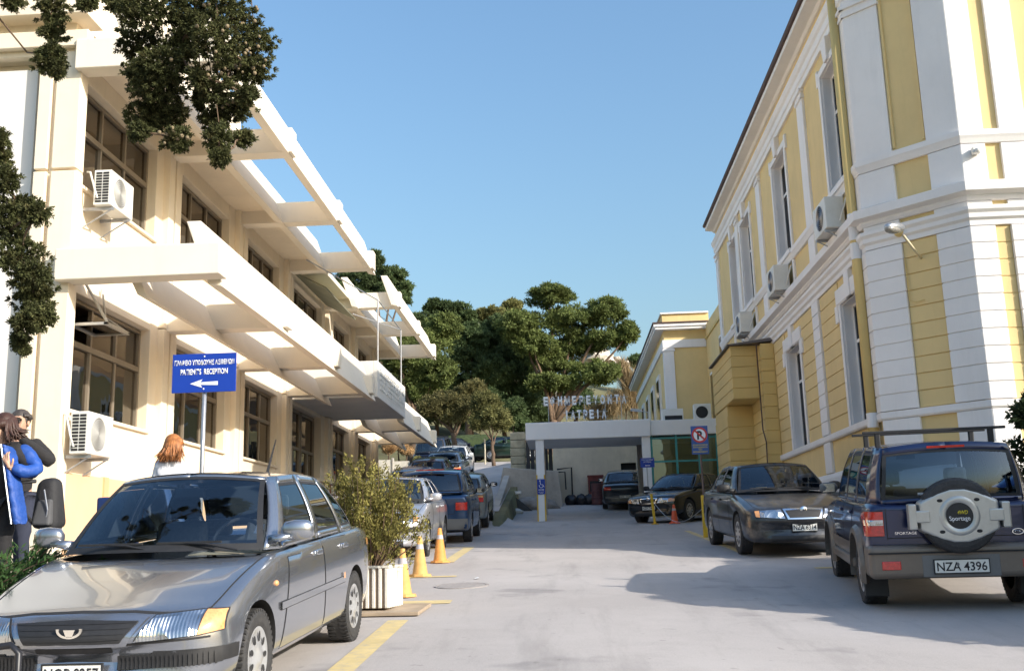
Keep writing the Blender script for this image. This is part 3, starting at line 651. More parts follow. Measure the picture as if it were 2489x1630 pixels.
# ------------------------------------------------------------------ cars
def paint(name, col, metal=.55, rough=.34, dust=0.0):
    return M(name, col, rough, metal, var=.04, scale=1.5, coat=.9, spec=.5, dirt=dust, dirtcol=(.24, .21, .17))
def smooth_mesh(me, ang=40):
    me.polygons.foreach_set('use_smooth', [True]*len(me.polygons)); me.update()
def resample(pl, n):
    pl = [Vector(p) for p in pl]; ls = [0]
    for a, b in zip(pl, pl[1:]): ls.append(ls[-1]+(b-a).length)
    out = []
    for k in range(n+1):
        t = ls[-1]*k/n; i = 0
        while i < len(ls)-2 and ls[i+1] < t: i += 1
        f = (t-ls[i])/max(1e-9, ls[i+1]-ls[i]); out.append(pl[i].lerp(pl[i+1], min(1, max(0, f))))
    return out
class Car:
    """u forward, v left, w up; origin on the ground midway between the axles"""
    def __init__(s, name, label, loc, yaw, S, body, group='parked cars'):
        s.S = S; s.paint = body
        s.root = thing(name, label, 'car', loc, 0, group); s.root.rotation_mode = 'QUATERNION'
        sl = S.get('pitch', None)
        f = Vector((math.cos(yaw), math.sin(yaw), 0)); 
        if sl is None:
            e = .8; gz = S.get('gfun', g_main); d = (gz(loc[1]+e)-gz(loc[1]-e))/(2*e); f.z = d*f.y
        else: f.z = math.tan(sl)
        f.normalize(); l = Vector((-math.sin(yaw), math.cos(yaw), 0)); u = f.cross(l)
        s.root.rotation_quaternion = Matrix(((f.x, l.x, u.x), (f.y, l.y, u.y), (f.z, l.z, u.z))).to_quaternion()
        s.lower(); s.cabin(); s.wheels(); s.interior()
    def lower(s):
        S = s.S; hb = S['wb']/2; uf = hb+S['fo']; ur = -(hb+S['ro']); W = S['W']/2; zb = S['zb']; nose = S['nose']; cowl = S['cowl']; belt = S['belt']; deck = S['deck']; tail = S['tail']
        wsb = S['wsb']; rb = S['rb']; hm = S.get('bz', .50)
        st = [(uf, .70*W, hm-.20, hm, hm+.02, 0), (uf-.012, .84*W, hm-.25, hm+.06, hm+.08, 0), (uf-.05, .925*W, zb+.02, nose-.06, nose-.035, 0), (uf-.12, .965*W, zb, nose, nose+.025, 0), (uf-.30, .985*W, zb, nose+.035, nose+.07, 0)]
        n = 4
        for k in range(1, n+1):
            t = k/(n+.0); u = (uf-.30)+(wsb+.02-(uf-.30))*t; e = t**.85
            st.append((u, W*(.985+.015*t), zb, nose+.035+(cowl-.035-nose-.035)*e, nose+.07+(cowl-nose-.07)*e, 0))
        ce = max(rb+.10, ur+.30); cu = [wsb-.10, wsb-.35, (wsb+ce)/2+.3, (wsb+ce)/2-.3, ce+.25, ce]
        for u in cu: st.append((u, W, zb, cowl-.02+(belt-cowl+.02)*min(1, (wsb-u)/max(.3, wsb-rb)), .5, 1))
        if rb-ur > .35: st += [(rb-.02, .99*W, zb, belt, deck, 0), ((rb+ur)/2, .975*W, zb+.02, (belt+tail)/2-.01, (deck+tail)/2+.015, 0)]
        else: st += [(ur+.22, .99*W, zb+.01, belt, belt+.01, 0)]
        td = S.get('td', 1.0); rs = S.get('rs', 0.0); q_ = lambda x: x+(1-x)*rs
        st += [(ur+.14, q_(.955)*W, zb+.03, tail+.0, tail+.03*td, 0), (ur+.05, q_(.92)*W, zb+.06, tail-.05*td, tail-.02*td, 0), (ur+.012, q_(.85)*W, min(hm-.24, zb+.12), tail-.14*td, tail-.12*td, 0), (ur, q_(.74)*W, min(hm-.16, zb+.2), tail-.22*td, tail-.2*td, 0)]
        fb, rbul = S.get('fb', .20), S.get('rbul', .10)
        vs = []; per = None; inner = []
        for (u, w, z0, zs, zt, cab) in st:
            zm = z0+(zs-z0)*.52
            half = [(0, z0), (.55*w, z0), (.86*w, z0+.005), (.955*w, z0+.055), (.985*w, z0+.14), (1.0*w, zm), (.995*w, zs-.17), (.975*w, zs-.06), (.945*w, zs-.008)]
            if cab: half += [(.90*w, zs), (.86*w, zs-.06), (.83*w, .58), (.5*w, .50), (0, .48)]
            else: half += [(.885*w, zs+.012), (.70*w, zs+(zt-zs)*.62), (.45*w, zs+(zt-zs)*.9), (.25*w, zt), (0, zt)]
            ring = half + [(-a, b) for a, b in half[-2:0:-1]]
            per = len(ring)
            for a, b in ring:
                k = abs(a)/W; uu = u
                if u > hb*.9: uu -= fb*(k**2.2)*min(1, (u-hb*.9)/(uf-hb*.9))
                if u < -hb*.9: uu += rbul*(k**2.2)*min(1, (-u-hb*.9)/(-ur-hb*.9))
                vs.append((uu, a, b))
            inner.append(cab)
        fs = []; mi = []
        for i in range(len(st)-1):
            for k in range(per):
                fs.append((i*per+k, i*per+(k+1) % per, (i+1)*per+(k+1) % per, (i+1)*per+k))
                mi.append(1 if (inner[i] and inner[i+1] and 9 <= k <= 16) else 0)
        m = len(st); fs += [tuple(range(per-1, -1, -1)), tuple((m-1)*per+k for k in range(per))]; mi += [0, 0]
        mb = MB(); mb.v = vs; mb.f = fs; mb.mi = mi
        me = mb.mesh('body', [s.paint, dash_m]); bm = bmesh.new(); bm.from_mesh(me); bmesh.ops.recalc_face_normals(bm, faces=bm.faces); bm.to_mesh(me); bm.free()
        o = bpy.data.objects.new('body', me); C.objects.link(o)
        o.modifiers.new('s', 'SUBSURF').levels = 2; o.modifiers['s'].render_levels = 2
        ra = S['r']*S.get('arch', 1.16); cutters = []
        for a in (hb, -hb):
            for sg in (1, -1):
                c = MB(); c.lathe([(0, 0), (ra, 0), (ra, .5), (0, .5)], 36, 'Y', (a, sg*(W+.12)-.25+(-.25+.12 if sg > 0 else .25-.12), S['r']+.01))
                ce = c.mesh('cut', [dark]); bm = bmesh.new(); bm.from_mesh(ce); bmesh.ops.remove_doubles(bm, verts=bm.verts, dist=1e-5); bmesh.ops.recalc_face_normals(bm, faces=bm.faces); bm.to_mesh(ce); bm.free()
                co = bpy.data.objects.new('cut', ce); C.objects.link(co); cutters.append(co)
                b = o.modifiers.new('b', 'BOOLEAN'); b.object = co; b.operation = 'DIFFERENCE'; b.solver = 'EXACT'
        me2 = bake(o); me2.name = 'body'
        for c in cutters: bpy.data.objects.remove(c)
        bpy.data.objects.remove(o)
        while len(me2.materials) < 3: me2.materials.append(dark)
        me2.materials[0] = s.paint; me2.materials[1] = dash_m; me2.materials[2] = dark
        for p in me2.polygons:
            c = p.center
            for a in (hb, -hb):
                d = math.hypot(c.x-a, c.z-S['r']-.01)
                if d < ra+.004 and abs(c.y) < W-.015 and (d < ra-.02 or abs(p.normal.y) < .5) and c.z < S['r']+ra: 
                    if d < ra-.02 or (p.normal.x*(c.x-a)+p.normal.z*(c.z-S['r'])) < 0: p.material_index = 2
            if abs(p.normal.z) > .9 and c.z < S['zb']+.05: p.material_index = 2
        smooth_mesh(me2)
        me2.set_sharp_from_angle(angle=R(35)) if hasattr(me2, 'set_sharp_from_angle') else None
        s.body = bpy.data.objects.new('body', me2); link(s.body, s.root)
        s.bvh = BVHTree.FromPolygons([v.co[:] for v in me2.vertices], [p.vertices[:] for p in me2.polygons])
        s.W = W; s.uf = uf; s.ur = ur; s.hb = hb
    def cabin(s):
        S = s.S; W = s.W; belt = S['belt']; cowl = S['cowl']; roof = S['roof']; tb = S.get('tb', .925)*W; tr = S.get('tr', .70)*W
        wsb, wst, rt_, rb = S['wsb'], S['wst'], S['rt'], S['rb']; crown = S.get('crown', .045)
        def zb(u): return cowl+(belt-cowl)*min(1, max(0, (wsb-u)/max(.3, wsb-rb)))-.005
        rr = S.get('rdrop', .05)
        def zr(u): 
            t = (wst-u)/(wst-rt_); return roof-crown - rr*max(0, (t-.5)*2)**2 - .02*max(0, 1-t*4)
        ws_c = (Vector((wsb+.10, 0, cowl+.012)), Vector((wst+.07, 0, zr(wst)+crown)))
        rw = S.get('rw', .82)
        A1 = (Vector((wsb-.06, .90*tb, cowl-.0)), Vector((wst-.0, .93*tr, zr(wst)+.006)))
        sides = S['side']; top_off = .0
        posts = [ws_c, A1]
        for (b0, r0, b1, r1) in sides:
            posts.append((Vector((b0, tb, zb(b0))), Vector((r0, tr, zr(r0))))); posts.append((Vector((b1, tb*(1-.02*(b1 < -1.2)), zb(b1))), Vector((r1, tr*(1-.015*(b1 < -1.2)), zr(r1)))))
        D1 = (Vector((rb+.05, rw*tb, S['rbz'])), Vector((rt_+.0, .90*tr, zr(rt_)-.0)))
        rc = (Vector((rb-.04, 0, S['rbz']+.01)), Vector((rt_-.05, 0, zr(rt_)+crown*.8)))
        posts += [D1, rc]
        kinds = ['ws', 'p'] + [k for i in range(len(sides)) for k in ('side', 'p')]; kinds = kinds[:-1]+['p', 'rear'] if kinds[-1] != 'p' else kinds+['rear']
        bodyb = MB(); rub = MB()
        T0 = S.get('t0', .10); T1 = S.get('t1', .90); pan = []
        def surf(a, b, kind, f, t):
            if kind in ('ws', 'rear'):
                pa, pb = (a, b) if kind == 'ws' else (b, a)
                q = []
                for i in (0, 1):
                    v = pa[i].y+(pb[i].y-pa[i].y)*f; e = (v/pb[i].y)**2
                    q.append(Vector((pa[i].x+(pb[i].x-pa[i].x)*e, v, pa[i].z+(pb[i].z-pa[i].z)*e)))
                p = q[0].lerp(q[1], t); p.x += (.035 if kind == 'ws' else -.03)*4*t*(1-t); p.z += .02*4*t*(1-t); return p
            p = a[0].lerp(b[0], f).lerp(a[1].lerp(b[1], f), t); p.y += .028*4*t*(1-t); return p
        def grid(mb, a, b, kind, f0, f1, t0, t1, nf, nt_, sg, off=0.0):
            vs = []
            for i in range(nf+1):
                for j in range(nt_+1):
                    p = surf(a, b, kind, f0+(f1-f0)*i/nf, t0+(t1-t0)*j/nt_)
                    if off: p = p - (Vector((1 if kind == 'ws' else -1 if kind == 'rear' else 0, 1 if kind in ('side', 'p') else 0, .3)).normalized())*off
                    vs.append((p.x, p.y*sg, p.z))
            mb.add(vs, [((i)*(nt_+1)+j, (i+1)*(nt_+1)+j, (i+1)*(nt_+1)+j+1, i*(nt_+1)+j+1) for i in range(nf) for j in range(nt_)])
        for sg in (1, -1):
            for k, kind in enumerate(kinds):
                a, b = posts[k], posts[k+1]
                if kind == 'p': grid(bodyb, a, b, kind, 0, 1, 0, 1, 3, 8, sg); continue
                t0, t1 = (T0, T1) if kind == 'side' else (S.get('w0', .04), S.get('w1', .93)) if kind == 'ws' else (S.get('r0', .08), S.get('r1', .90))
                grid(bodyb if kind != 'ws' else rub, a, b, kind, 0, 1, 0, t0, 8, 2, sg); grid(bodyb, a, b, kind, 0, 1, t1, 1, 8, 2, sg)
                dt = .045; df = .05 if kind == 'side' else .06
                grid(rub, a, b, kind, 0, 1, t0, t0+dt, 8, 1, sg, .003); grid(rub, a, b, kind, 0, 1, t1-dt, t1, 8, 1, sg, .003)
                if kind == 'side': grid(rub, a, b, kind, 0, df, t0+dt, t1-dt, 1, 6, sg, .003); grid(rub, a, b, kind, 1-df, 1, t0+dt, t1-dt, 1, 6, sg, .003); fa, fb_ = df, 1-df
                else: grid(rub, a, b, kind, 1-df, 1, t0+dt, t1-dt, 1, 6, sg, .003) ; fa, fb_ = 0, 1-df
                g = MB(); grid(g, a, b, kind, fa, fb_, t0+dt, t1-dt, 10, 8, sg, .006); pan.append((kind, sg, g))
        gm = S.get('glass', carglass)
        for kind in ('ws', 'rear'):
            g = MB()
            for k_, sg, q in pan:
                if k_ == kind: g.add(q.v, q.f)
            o = g.build('windscreen' if kind == 'ws' else 'rear_window', gm if kind == 'ws' else S.get('rglass', gm), s.root, smooth=True, fix=True)
        for k_, sg, q in pan:
            if k_ == 'side': q.build('side_window', S.get('sglass', gm), s.root, smooth=True, fix=True)
        rub.build('window_seal', rubber, s.root, smooth=False, fix=True)
        # roof skin
        rb_ = MB(); n, m = 18, 12; vs = []
        top = [p[1] for p in posts[1:-1]]
        for i in range(n+1):
            t = i/n; us = wst+(rt_-wst)*t
            # half width at this station
            vv = None
            for a, b in zip(top, top[1:]):
                if (a.x-us)*(b.x-us) <= 0 and abs(a.x-b.x) > 1e-6: f = (us-a.x)/(b.x-a.x); vv = a.y+(b.y-a.y)*f; zz = a.z+(b.z-a.z)*f; break
            if vv is None: e = top[0] if t < .5 else top[-1]; vv, zz = e.y, e.z
            for j in range(-m, m+1):
                e = (j/m); fe = surf(posts[0], posts[1], 'ws', abs(e), 1); re_ = surf(posts[-2], posts[-1], 'rear', abs(e), 1)
                u = fe.x+(re_.x-fe.x)*t; vs.append((u, vv*e, zz+crown*(1-e*e)*(1.0-.2*t)-.001+.012*(abs(e) > .99)*0))
        rb_.add(vs, [(i*(2*m+1)+j, i*(2*m+1)+j+1, (i+1)*(2*m+1)+j+1, (i+1)*(2*m+1)+j) for i in range(n) for j in range(2*m)])
        rb_.build('roof', s.paint, s.root, smooth=True, fix=True)
        me = bodyb; o = me.build('pillar_frame', s.paint, s.root, smooth=True, fix=True)
        sh = o.modifiers.new('t', 'SOLIDIFY'); sh.thickness = .02; sh.offset = -1
        s.zr = zr; s.tr = tr; s.tb = tb
    def wheels(s):
        S = s.S; r = S['r']; tw = S.get('tw', .185); rim = r*S.get('rim', .66); W = s.W
        key = (round(r, 3), S.get('hub', 'cap'), s.paint.name if S.get('hub') == 'dark' else '')
        t = MB(); h = tw/2
        t.lathe([(rim-.01, -h*.9), (rim+.02, -h), (r*.90, -h*1.02), (r*.975, -h*.86), (r, -h*.6), (r, h*.6), (r*.975, h*.86), (r*.90, h*1.02), (rim+.02, h), (rim-.01, h*.9)], 40, 'Y')
        gro = 46
        for k in range(gro):
            a = 2*PI*k/gro; ca, sa = math.cos(a), math.sin(a); q = .010
            for y0, y1 in ((-h*.95, -h*.25), (h*.25, h*.95)):
                c = [( (r+.004)*ca-q*sa*sg, (r+.004)*sa+q*ca*sg) for sg in (-1, 1)]; d = [((r-.02)*ca-q*sa*sg, (r-.02)*sa+q*ca*sg) for sg in (-1, 1)]
                t.hexa([(d[0][0], y0, d[0][1]), (d[1][0], y0, d[1][1]), (d[1][0], y1, d[1][1]), (d[0][0], y1, d[0][1])], [(c[0][0], y0, c[0][1]), (c[1][0], y0, c[1][1]), (c[1][0], y1, c[1][1]), (c[0][0], y1, c[0][1])])
        tm = t.mesh('wheel', tyre_m)
        bm = bmesh.new(); bm.from_mesh(tm); bmesh.ops.recalc_face_normals(bm, faces=bm.faces); bm.to_mesh(tm); bm.free()
        c = MB(); c.lathe([(0, .030), (.035, .030), (.05, .018), (rim*.55, .004), (rim*.86, -.004), (rim*.93, .012), (rim, .006), (rim, -.05), (0, -.06)], 36, 'Y', (0, h*.82, 0))
        ns = S.get('spokes', 7); dk = MB()
        for k in range(ns):
            a = 2*PI*(k+.5)/ns; rr0 = rim*.66; 
            pts = []
            for q in range(10):
                b = 2*PI*q/10; rr = rim*.20
                x = rr0+rr*.85*math.cos(b); y = rr*(.75 if ns < 9 else .5)*math.sin(b); pts.append((x*math.cos(a)-y*math.sin(a), h*.82+.012, x*math.sin(a)+y*math.cos(a)))
            dk.add(pts, [tuple(range(10))])
        hubm = S.get('hubm', M('wheel_silver', (.55, .56, .58), .35, .6, var=.1, dirt=.3))
        cm = c.mesh('hubcap', hubm, True); dm = dk.mesh('hubcap_slots', dark)
        bm = bmesh.new(); bm.from_mesh(cm); bmesh.ops.recalc_face_normals(bm, faces=bm.faces); bm.to_mesh(cm); bm.free()
        for a in (s.hb, -s.hb):
            for sg in (1, -1):
                o = bpy.data.objects.new('wheel', tm); link(o, s.root); o.location = (a, sg*(W-tw/2-.015), r)
                if sg < 0: o.rotation_euler = (0, 0, PI)
                if a > 0 and 'steer' in S: o.rotation_euler[2] += S['steer']
                c_ = bpy.data.objects.new('hubcap', cm); link(c_, o); d_ = bpy.data.objects.new('hubcap_slots', dm); link(d_, o); d_['kind'] = 'stuff'
    def interior(s):
        S = s.S; W = s.W; bz = S['belt']; wsb = S['wsb']; fl = .42
        for sg in (1, -1):
            u = wsb-1.05
            m = MB(); m.box(u-.10, u+.40, sg*.36-.23, sg*.36+.23, .42, .60); m.hexa([(u-.12, sg*.36-.23, .50), (u+.06, sg*.36-.23, .5), (u+.06, sg*.36+.23, .5), (u-.12, sg*.36+.23, .5)], [(u-.30, sg*.36-.19, bz+.13), (u-.18, sg*.36-.19, bz+.13), (u-.18, sg*.36+.19, bz+.13), (u-.30, sg*.36+.19, bz+.13)])
            m.box(u-.31, u-.22, sg*.36-.12, sg*.36+.12, bz+.15, bz+.32)
            m.build('seat', seat_m, s.root, bevel=.035, fix=True)
        u = S['rb']+.62 if S['rb'] > -1.6 else S['rb']+.75; m = MB(); m.box(u-.2, u+.42, -W*.74, W*.74, .42, .62); m.box(u-.30, u-.14, -W*.72, W*.72, .5, bz-.02)
        for v in (-.35, .35): m.box(u-.30, u-.22, v-.12, v+.12, bz-.02, bz+.12)
        m.build('rear_seat', seat_m, s.root, bevel=.03)
        m = MB(); m.box(wsb-.42, wsb+.06, -W*.82, W*.82, .6, S['cowl']-.06); m.build('dashboard', dash_m, s.root, bevel=.04)
        m = MB(); u = wsb-.50; m.lathe([(.185+.014*math.cos(a), .014*math.sin(a)) for a in [2*PI*k/8 for k in range(8)]], 24, 'X', (0, 0, 0), closed=True); m.box(-.01, .01, -.17, .17, -.02, .02)
        o = m.build('steering_wheel', dash_m, s.root, fix=True); o.location = (u, .36, S['cowl']+.02); o.rotation_euler = (0, R(-25), 0)
        m = MB(); m.box(-.02, .02, -.11, .11, -.035, .035); o = m.build('rear_mirror', dash_m, s.root, bevel=.01); o.location = (S['wst']+.08, 0, S['roof']-.16)
        # outside mirrors
        for sg in (1, -1):
            m = MB(); mu = wsb-S.get('mback', .30); mv = s.tb*.985
            vs = []; n = 14
            for (dv, sc, du) in ((.02, .35, .0), (.05, .85, .0), (.12, 1.0, .0), (.19, .92, -.015), (.235, .6, -.03)):
                for k in range(n):
                    a = 2*PI*k/n; ca, sa = math.cos(a), math.sin(a)
                    vs.append((mu+du+.055*sc*math.copysign(abs(ca)**.7, ca)+.01, sg*(mv+dv), S['belt']+S.get('mz', .075)+.072*sc*math.copysign(abs(sa)**.75, sa)))
            m.add(vs, [(i*n+k, i*n+(k+1) % n, (i+1)*n+(k+1) % n, (i+1)*n+k) for i in range(4) for k in range(n)]+[tuple(range(n)), tuple(4*n+k for k in range(n))])
            m.hexa([(mu-.03, sg*(mv-.05), S['belt']-.0), (mu+.09, sg*(mv-.05), S['belt']-.0), (mu+.07, sg*(mv+.09), S['belt']+.03), (mu-.02, sg*(mv+.09), S['belt']+.03)], [(mu-.03, sg*(mv-.06), S['belt']+.05), (mu+.06, sg*(mv-.06), S['belt']+.06), (mu+.05, sg*(mv+.09), S['belt']+.07), (mu-.01, sg*(mv+.09), S['belt']+.07)])
            o = m.build('side_mirror', S.get('mirm', s.paint), s.root, smooth=True, fix=True)
            g = MB(); g.box(mu-.05, mu-.045, sg*(mv+.06), sg*(mv+.2), S['belt']+S.get('mz', .075)-.05, S['belt']+S.get('mz', .075)+.05); g.build('mirror_glass', chrome, o)
    # ---- patches laid on the body shell
    def hit(s, axis, a, b, sg=1, off=.004):
        if axis == 'side': o, d = Vector((a, sg*2.5, b)), Vector((0, -sg, 0))
        elif axis == 'front': o, d = Vector((4, a, b)), Vector((-1, 0, 0))
        elif axis == 'rear': o, d = Vector((-4, a, b)), Vector((1, 0, 0))
        else: o, d = Vector((a, b, 3)), Vector((0, 0, -1))
        p, n, i, _ = s.bvh.ray_cast(o, d)
        if p is None: return None
        n = n.normalized(); 
        if n.dot(d) > 0: n = -n
        return p + n*off*.5 - d*off*.5
    def patch(s, name, top, bot, axis, mat, off=.006, nu=14, nv=6, sg=1, parent=None, thick=.0):
        t = resample([(p[0], p[1], 0) for p in top], nu); b = resample([(p[0], p[1], 0) for p in bot], nu); vs = []
        last = None
        for i in range(nu+1):
            for j in range(nv+1):
                q = b[i].lerp(t[i], j/nv); p = s.hit(axis, q.x, q.y, sg, off)
                if p is None: p = last or Vector((0, 0, 0))
                last = p; vs.append(p)
        m = MB().add(vs, [(i*(nv+1)+j, (i+1)*(nv+1)+j, (i+1)*(nv+1)+j+1, i*(nv+1)+j+1) for i in range(nu) for j in range(nv)])
        return m.build(name, mat, parent or s.root, smooth=True)
    def strip(s, name, pts, w, axis, mat, off=.003, sg=1, parent=None, n=None):
        P = resample([(p[0], p[1], 0) for p in pts], n or max(8, int(len(pts)*10))); vs = []
        for i, q in enumerate(P):
            d = (P[min(i+1, len(P)-1)]-P[max(0, i-1)]).normalized(); nn = Vector((-d.y, d.x, 0))*w/2; last = None
            for k in (-1, 1):
                p = s.hit(axis, q.x+nn.x*k, q.y+nn.y*k, sg, off)
                if p is None: p = (Vector(vs[-2]) if len(vs) > 1 else Vector((0, 0, 0)))
                vs.append(p)
        m = MB().add(vs, [(2*i, 2*i+1, 2*i+3, 2*i+2) for i in range(len(P)-1)])
        return m.build(name, mat, parent or s.root, smooth=True)
    def plate(s, txt, axis, w0, width, height, sub=None, u=None, blue=False):
        sg = 1 if axis == 'front' else -1
        p = s.hit(axis, 0, w0, 1, .012); u = p.x if u is None else u
        m = MB(); m.box(u-.006, u+.006, -width/2, width/2, w0-height/2, w0+height/2); o = m.build('number_plate', plate_m, s.root, bevel=.003)
        lettering('plate_number', txt, height*.66, black_ink, o, (u+sg*.0075, 0, w0-height*.32), (0, sg, 0), (0, 0, 1), depth=.001, bold=.012, width=width*.92)
        f = MB(); e = .008
        for q in ((-width/2-e, width/2+e, w0+height/2, w0+height/2+e), (-width/2-e, width/2+e, w0-height/2-e, w0-height/2), (-width/2-e, -width/2, w0-height/2, w0+height/2), (width/2, width/2+e, w0-height/2, w0+height/2)): f.box(u-.008, u+.008, *q)
        f.build('plate_frame', rubber, o); return o
    def doors(s, segs, z0, handles=True, seam=.007):
        """segs: door outlines (u0,u1 at belt ; u0b,u1b at sill)"""
        zt = s.S['belt']-.045
        for sg in (1, -1):
            for (a, b, a2, b2, zlo) in segs:
                top = [(a, zt), (b, zt)]; bot = [(a2, zlo), (b2, zlo)]
                s.patch('door_gap', [(a+seam, zt+seam), (b-seam, zt+seam)], [(a2+seam, zlo-seam), (b2-seam, zlo-seam)], 'side', dark, .0015, 20, 12, sg)
                d = s.patch('door', top, bot, 'side', s.paint, .0045, 20, 12, sg)
                if handles:
                    hu = b+.14; q = s.hit('side', hu, zt-.07, sg, 0)
                    m = MB(); m.box(hu-.075, hu+.075, q.y-.004 if sg > 0 else q.y-.03, q.y+.03 if sg > 0 else q.y+.004, zt-.092, zt-.05); m.build('door_handle', s.S.get('handm', s.paint), d, bevel=.012)
def tube_on(car, name, pts, r, mat, parent=None): return MB().tube(pts, r, 6).build(name, mat, parent or car.root)
def wipers(car, n=2):
    S = car.S; z = S['cowl']+.03; u = S['wsb']+.02
    for k in range(n):
        v = (.56, .02)[k]; m = MB(); m.tube([(u+.06, v, z-.02), (u+.05, v-.22, z+.025), (u+.03, v-.40, z+.035)], .008, 5); m.box(u+.02, u+.04, v-.56, v-.12, z+.028, z+.042); m.build('wiper', rubber, car.root)
def lamp(car, name, top, bot, axis, mat, parent=None, frame=True, sg=1, off=.010):
    o = car.patch(name, top, bot, axis, mat, off, 12, 6, sg, parent)
    if frame:
        t = top+bot[::-1]; car.strip('lamp_seal', t+[t[0]], .012, axis, rubber, off*.7, sg, o, n=40)
    return o
# ---------------- grey hatchback in the foreground
GREY = paint('grey_metallic', (.335, .355, .40), .82, .22)
SG = dict(wb=2.52, fo=.78, ro=.88, W=1.66, zb=.19, nose=.63, cowl=.91, belt=.94, roof=1.455, wsb=.85, wst=.25, rt=-1.12, rb=-1.66, rbz=.98, deck=.965, tail=.90, r=.288, bz=.47, fb=.26, tr=.685,
          side=[(.66, .13, -.22, -.28), (-.31, -.37, -.98, -.84), (-1.06, -.92, -1.46, -1.07)], mback=.20, mz=.085, rdrop=.06, pitch=None, spokes=9, tw=.185, w0=.03, w1=.955)
gc = Car('grey_hatchback', 'silver grey hatchback in the left foreground facing the camera', (-2.70, 7.90, g_main(7.9)), R(-92), SG, GREY)
def front_car(c, z, grille, lampi, lampo, ind, plate, ptxt, pw=.36, ph=.105, strip_z=None):
    """shared front furniture, z = dict of heights"""
    pass
gz0, gz1 = .50, .615
gsur = gc.patch('grille_surround', [(-.40, gz1+.015), (0, gz1+.03), (.40, gz1+.015)], [(-.30, gz0-.02), (.30, gz0-.02)], 'front', chrome if False else GREY, .010, 16, 5)
gg = gc.patch('grille', [(-.355, gz1-.01), (0, gz1+.005), (.355, gz1-.01)], [(-.275, gz0), (.275, gz0)], 'front', rubber, .016, 16, 5)
for k in range(4):
    z = gz0+.02+k*.026; gc.strip('grille_bar', [(-.28-.02*k, z), (.28+.02*k, z)], .004, 'front', rubber, .020, 1, gg, n=16)
# badge: half oval with three flutes
q = gc.hit('front', 0, (gz0+gz1)/2, 1, .02)
m = MB(); n = 16
out = [(.075*math.cos(PI+PI*k/n), .048*math.sin(PI+PI*k/n)) for k in range(n+1)]; inn = [(.060*math.cos(PI+PI*k/n), .036*math.sin(PI+PI*k/n)) for k in range(n+1)]
zc = (gz0+gz1)/2+.022
for i in range(n): m.hexa([(q.x, *p) for p in ((out[i][0], zc+out[i][1]), (out[i+1][0], zc+out[i+1][1]), (inn[i+1][0], zc+inn[i+1][1]), (inn[i][0], zc+inn[i][1]))], [(q.x+.01, *p) for p in ((out[i][0], zc+out[i][1]), (out[i+1][0], zc+out[i+1][1]), (inn[i+1][0], zc+inn[i+1][1]), (inn[i][0], zc+inn[i][1]))])
m.hexa([(q.x, -.034, zc), (q.x, .034, zc), (q.x, .016, zc-.04), (q.x, -.016, zc-.04)], [(q.x+.01, -.034, zc), (q.x+.01, .034, zc), (q.x+.01, .016, zc-.04), (q.x+.01, -.016, zc-.04)])
m.box(q.x, q.x+.01, -.075, -.058, zc-.002, zc+.006); m.box(q.x, q.x+.01, .058, .075, zc-.002, zc+.006)
m.build('badge', chrome, gg, fix=True)
for s_ in (1, -1):
    lamp(gc, 'headlight', [(s_*.43, .628), (s_*.675, .640)], [(s_*.345, .50), (s_*.655, .515)], 'front', headlamp)
    lamp(gc, 'indicator', [(s_*.68, .640), (s_*.765, .632)], [(s_*.66, .515), (s_*.77, .53)], 'front', amberlamp)
    bs = gc.patch('bumper_strip', [(s_*.24, .425), (s_*.77, .435)], [(s_*.24, .345), (s_*.77, .355)], 'front', rubber, .012, 20, 3)
    for k in range(22): gc.strip('bumper_rib', [(s_*(.25+k*.0235), .35), (s_*(.25+k*.0235), .42)], .010, 'front', rubber, .019, 1, bs, n=4)
    gc.patch('bumper_strip', [(1.93, .44), (1.62, .44)], [(1.93, .36), (1.62, .36)], 'side', rubber, .010, 8, 3, s_)
    p = gc.hit('side', .93, .70, s_, .0); MB().ball((p.x, p.y, p.z), (.028, .018, .02)).build('side_repeater', amberlamp, gc.root, smooth=True)
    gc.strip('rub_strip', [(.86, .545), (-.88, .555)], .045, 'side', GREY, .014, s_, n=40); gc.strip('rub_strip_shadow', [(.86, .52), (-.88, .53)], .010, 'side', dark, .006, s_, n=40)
    gc.strip('rear_reflector', [(-.78, .585), (-.84, .585)], .045, 'side', amberlamp, .016, s_); gc.strip('rear_reflector', [(-1.72, .80), (-1.84, .80)], .06, 'side', amberlamp, .012, s_)
    gc.strip('bonnet_seam', [(1.93, s_*.55), (1.72, s_*.69), (.86, s_*.735)], .009, 'top', dark, .002, n=40)
gc.strip('bonnet_seam', [(-.56, .628), (-.3, .652), (0, .658), (.3, .652), (.56, .628)], .010, 'front', dark, .003, n=30)
gc.strip('bumper_lip', [(-.72, .50), (0, .475), (.72, .50)], .012, 'front', dark, .003, n=30)
gc.patch('air_intake', [(-.22, .475), (.22, .475)], [(-.22, .445), (.22, .445)], 'front', rubber, .006)
gc.patch('lower_intake', [(-.55, .315), (.55, .315)], [(-.55, .235), (.55, .235)], 'front', rubber, .006)
gc.plate('NOP 8257', 'front', .335, .34, .10)
gc.doors([(.60, -.24, .80, -.24, .27), (-.27, -1.02, -.27, -.84, .27)], .27)
wipers(gc)
MB().tube([(-1.05, .12, 1.43), (-1.06, .12, 1.455), (-1.32, .11, 1.73)], [.022, .012, .004], 6).build('aerial', rubber, gc.root)
m = MB(); m.box(.30, .62, .10, .62, .872, .876); m.build('sun_shade_card', M('card_tan', (.42, .36, .26), .8), gc.root); 
for s_, a, b in ((1, .60, .675),): pass
st1 = MB().add([(.55, .60, 1.005), (.52, .53, 1.005), (.45, .53, 1.065), (.48, .60, 1.065)], [(0, 1, 2, 3)]).build('sticker', signwhite, gc.root)

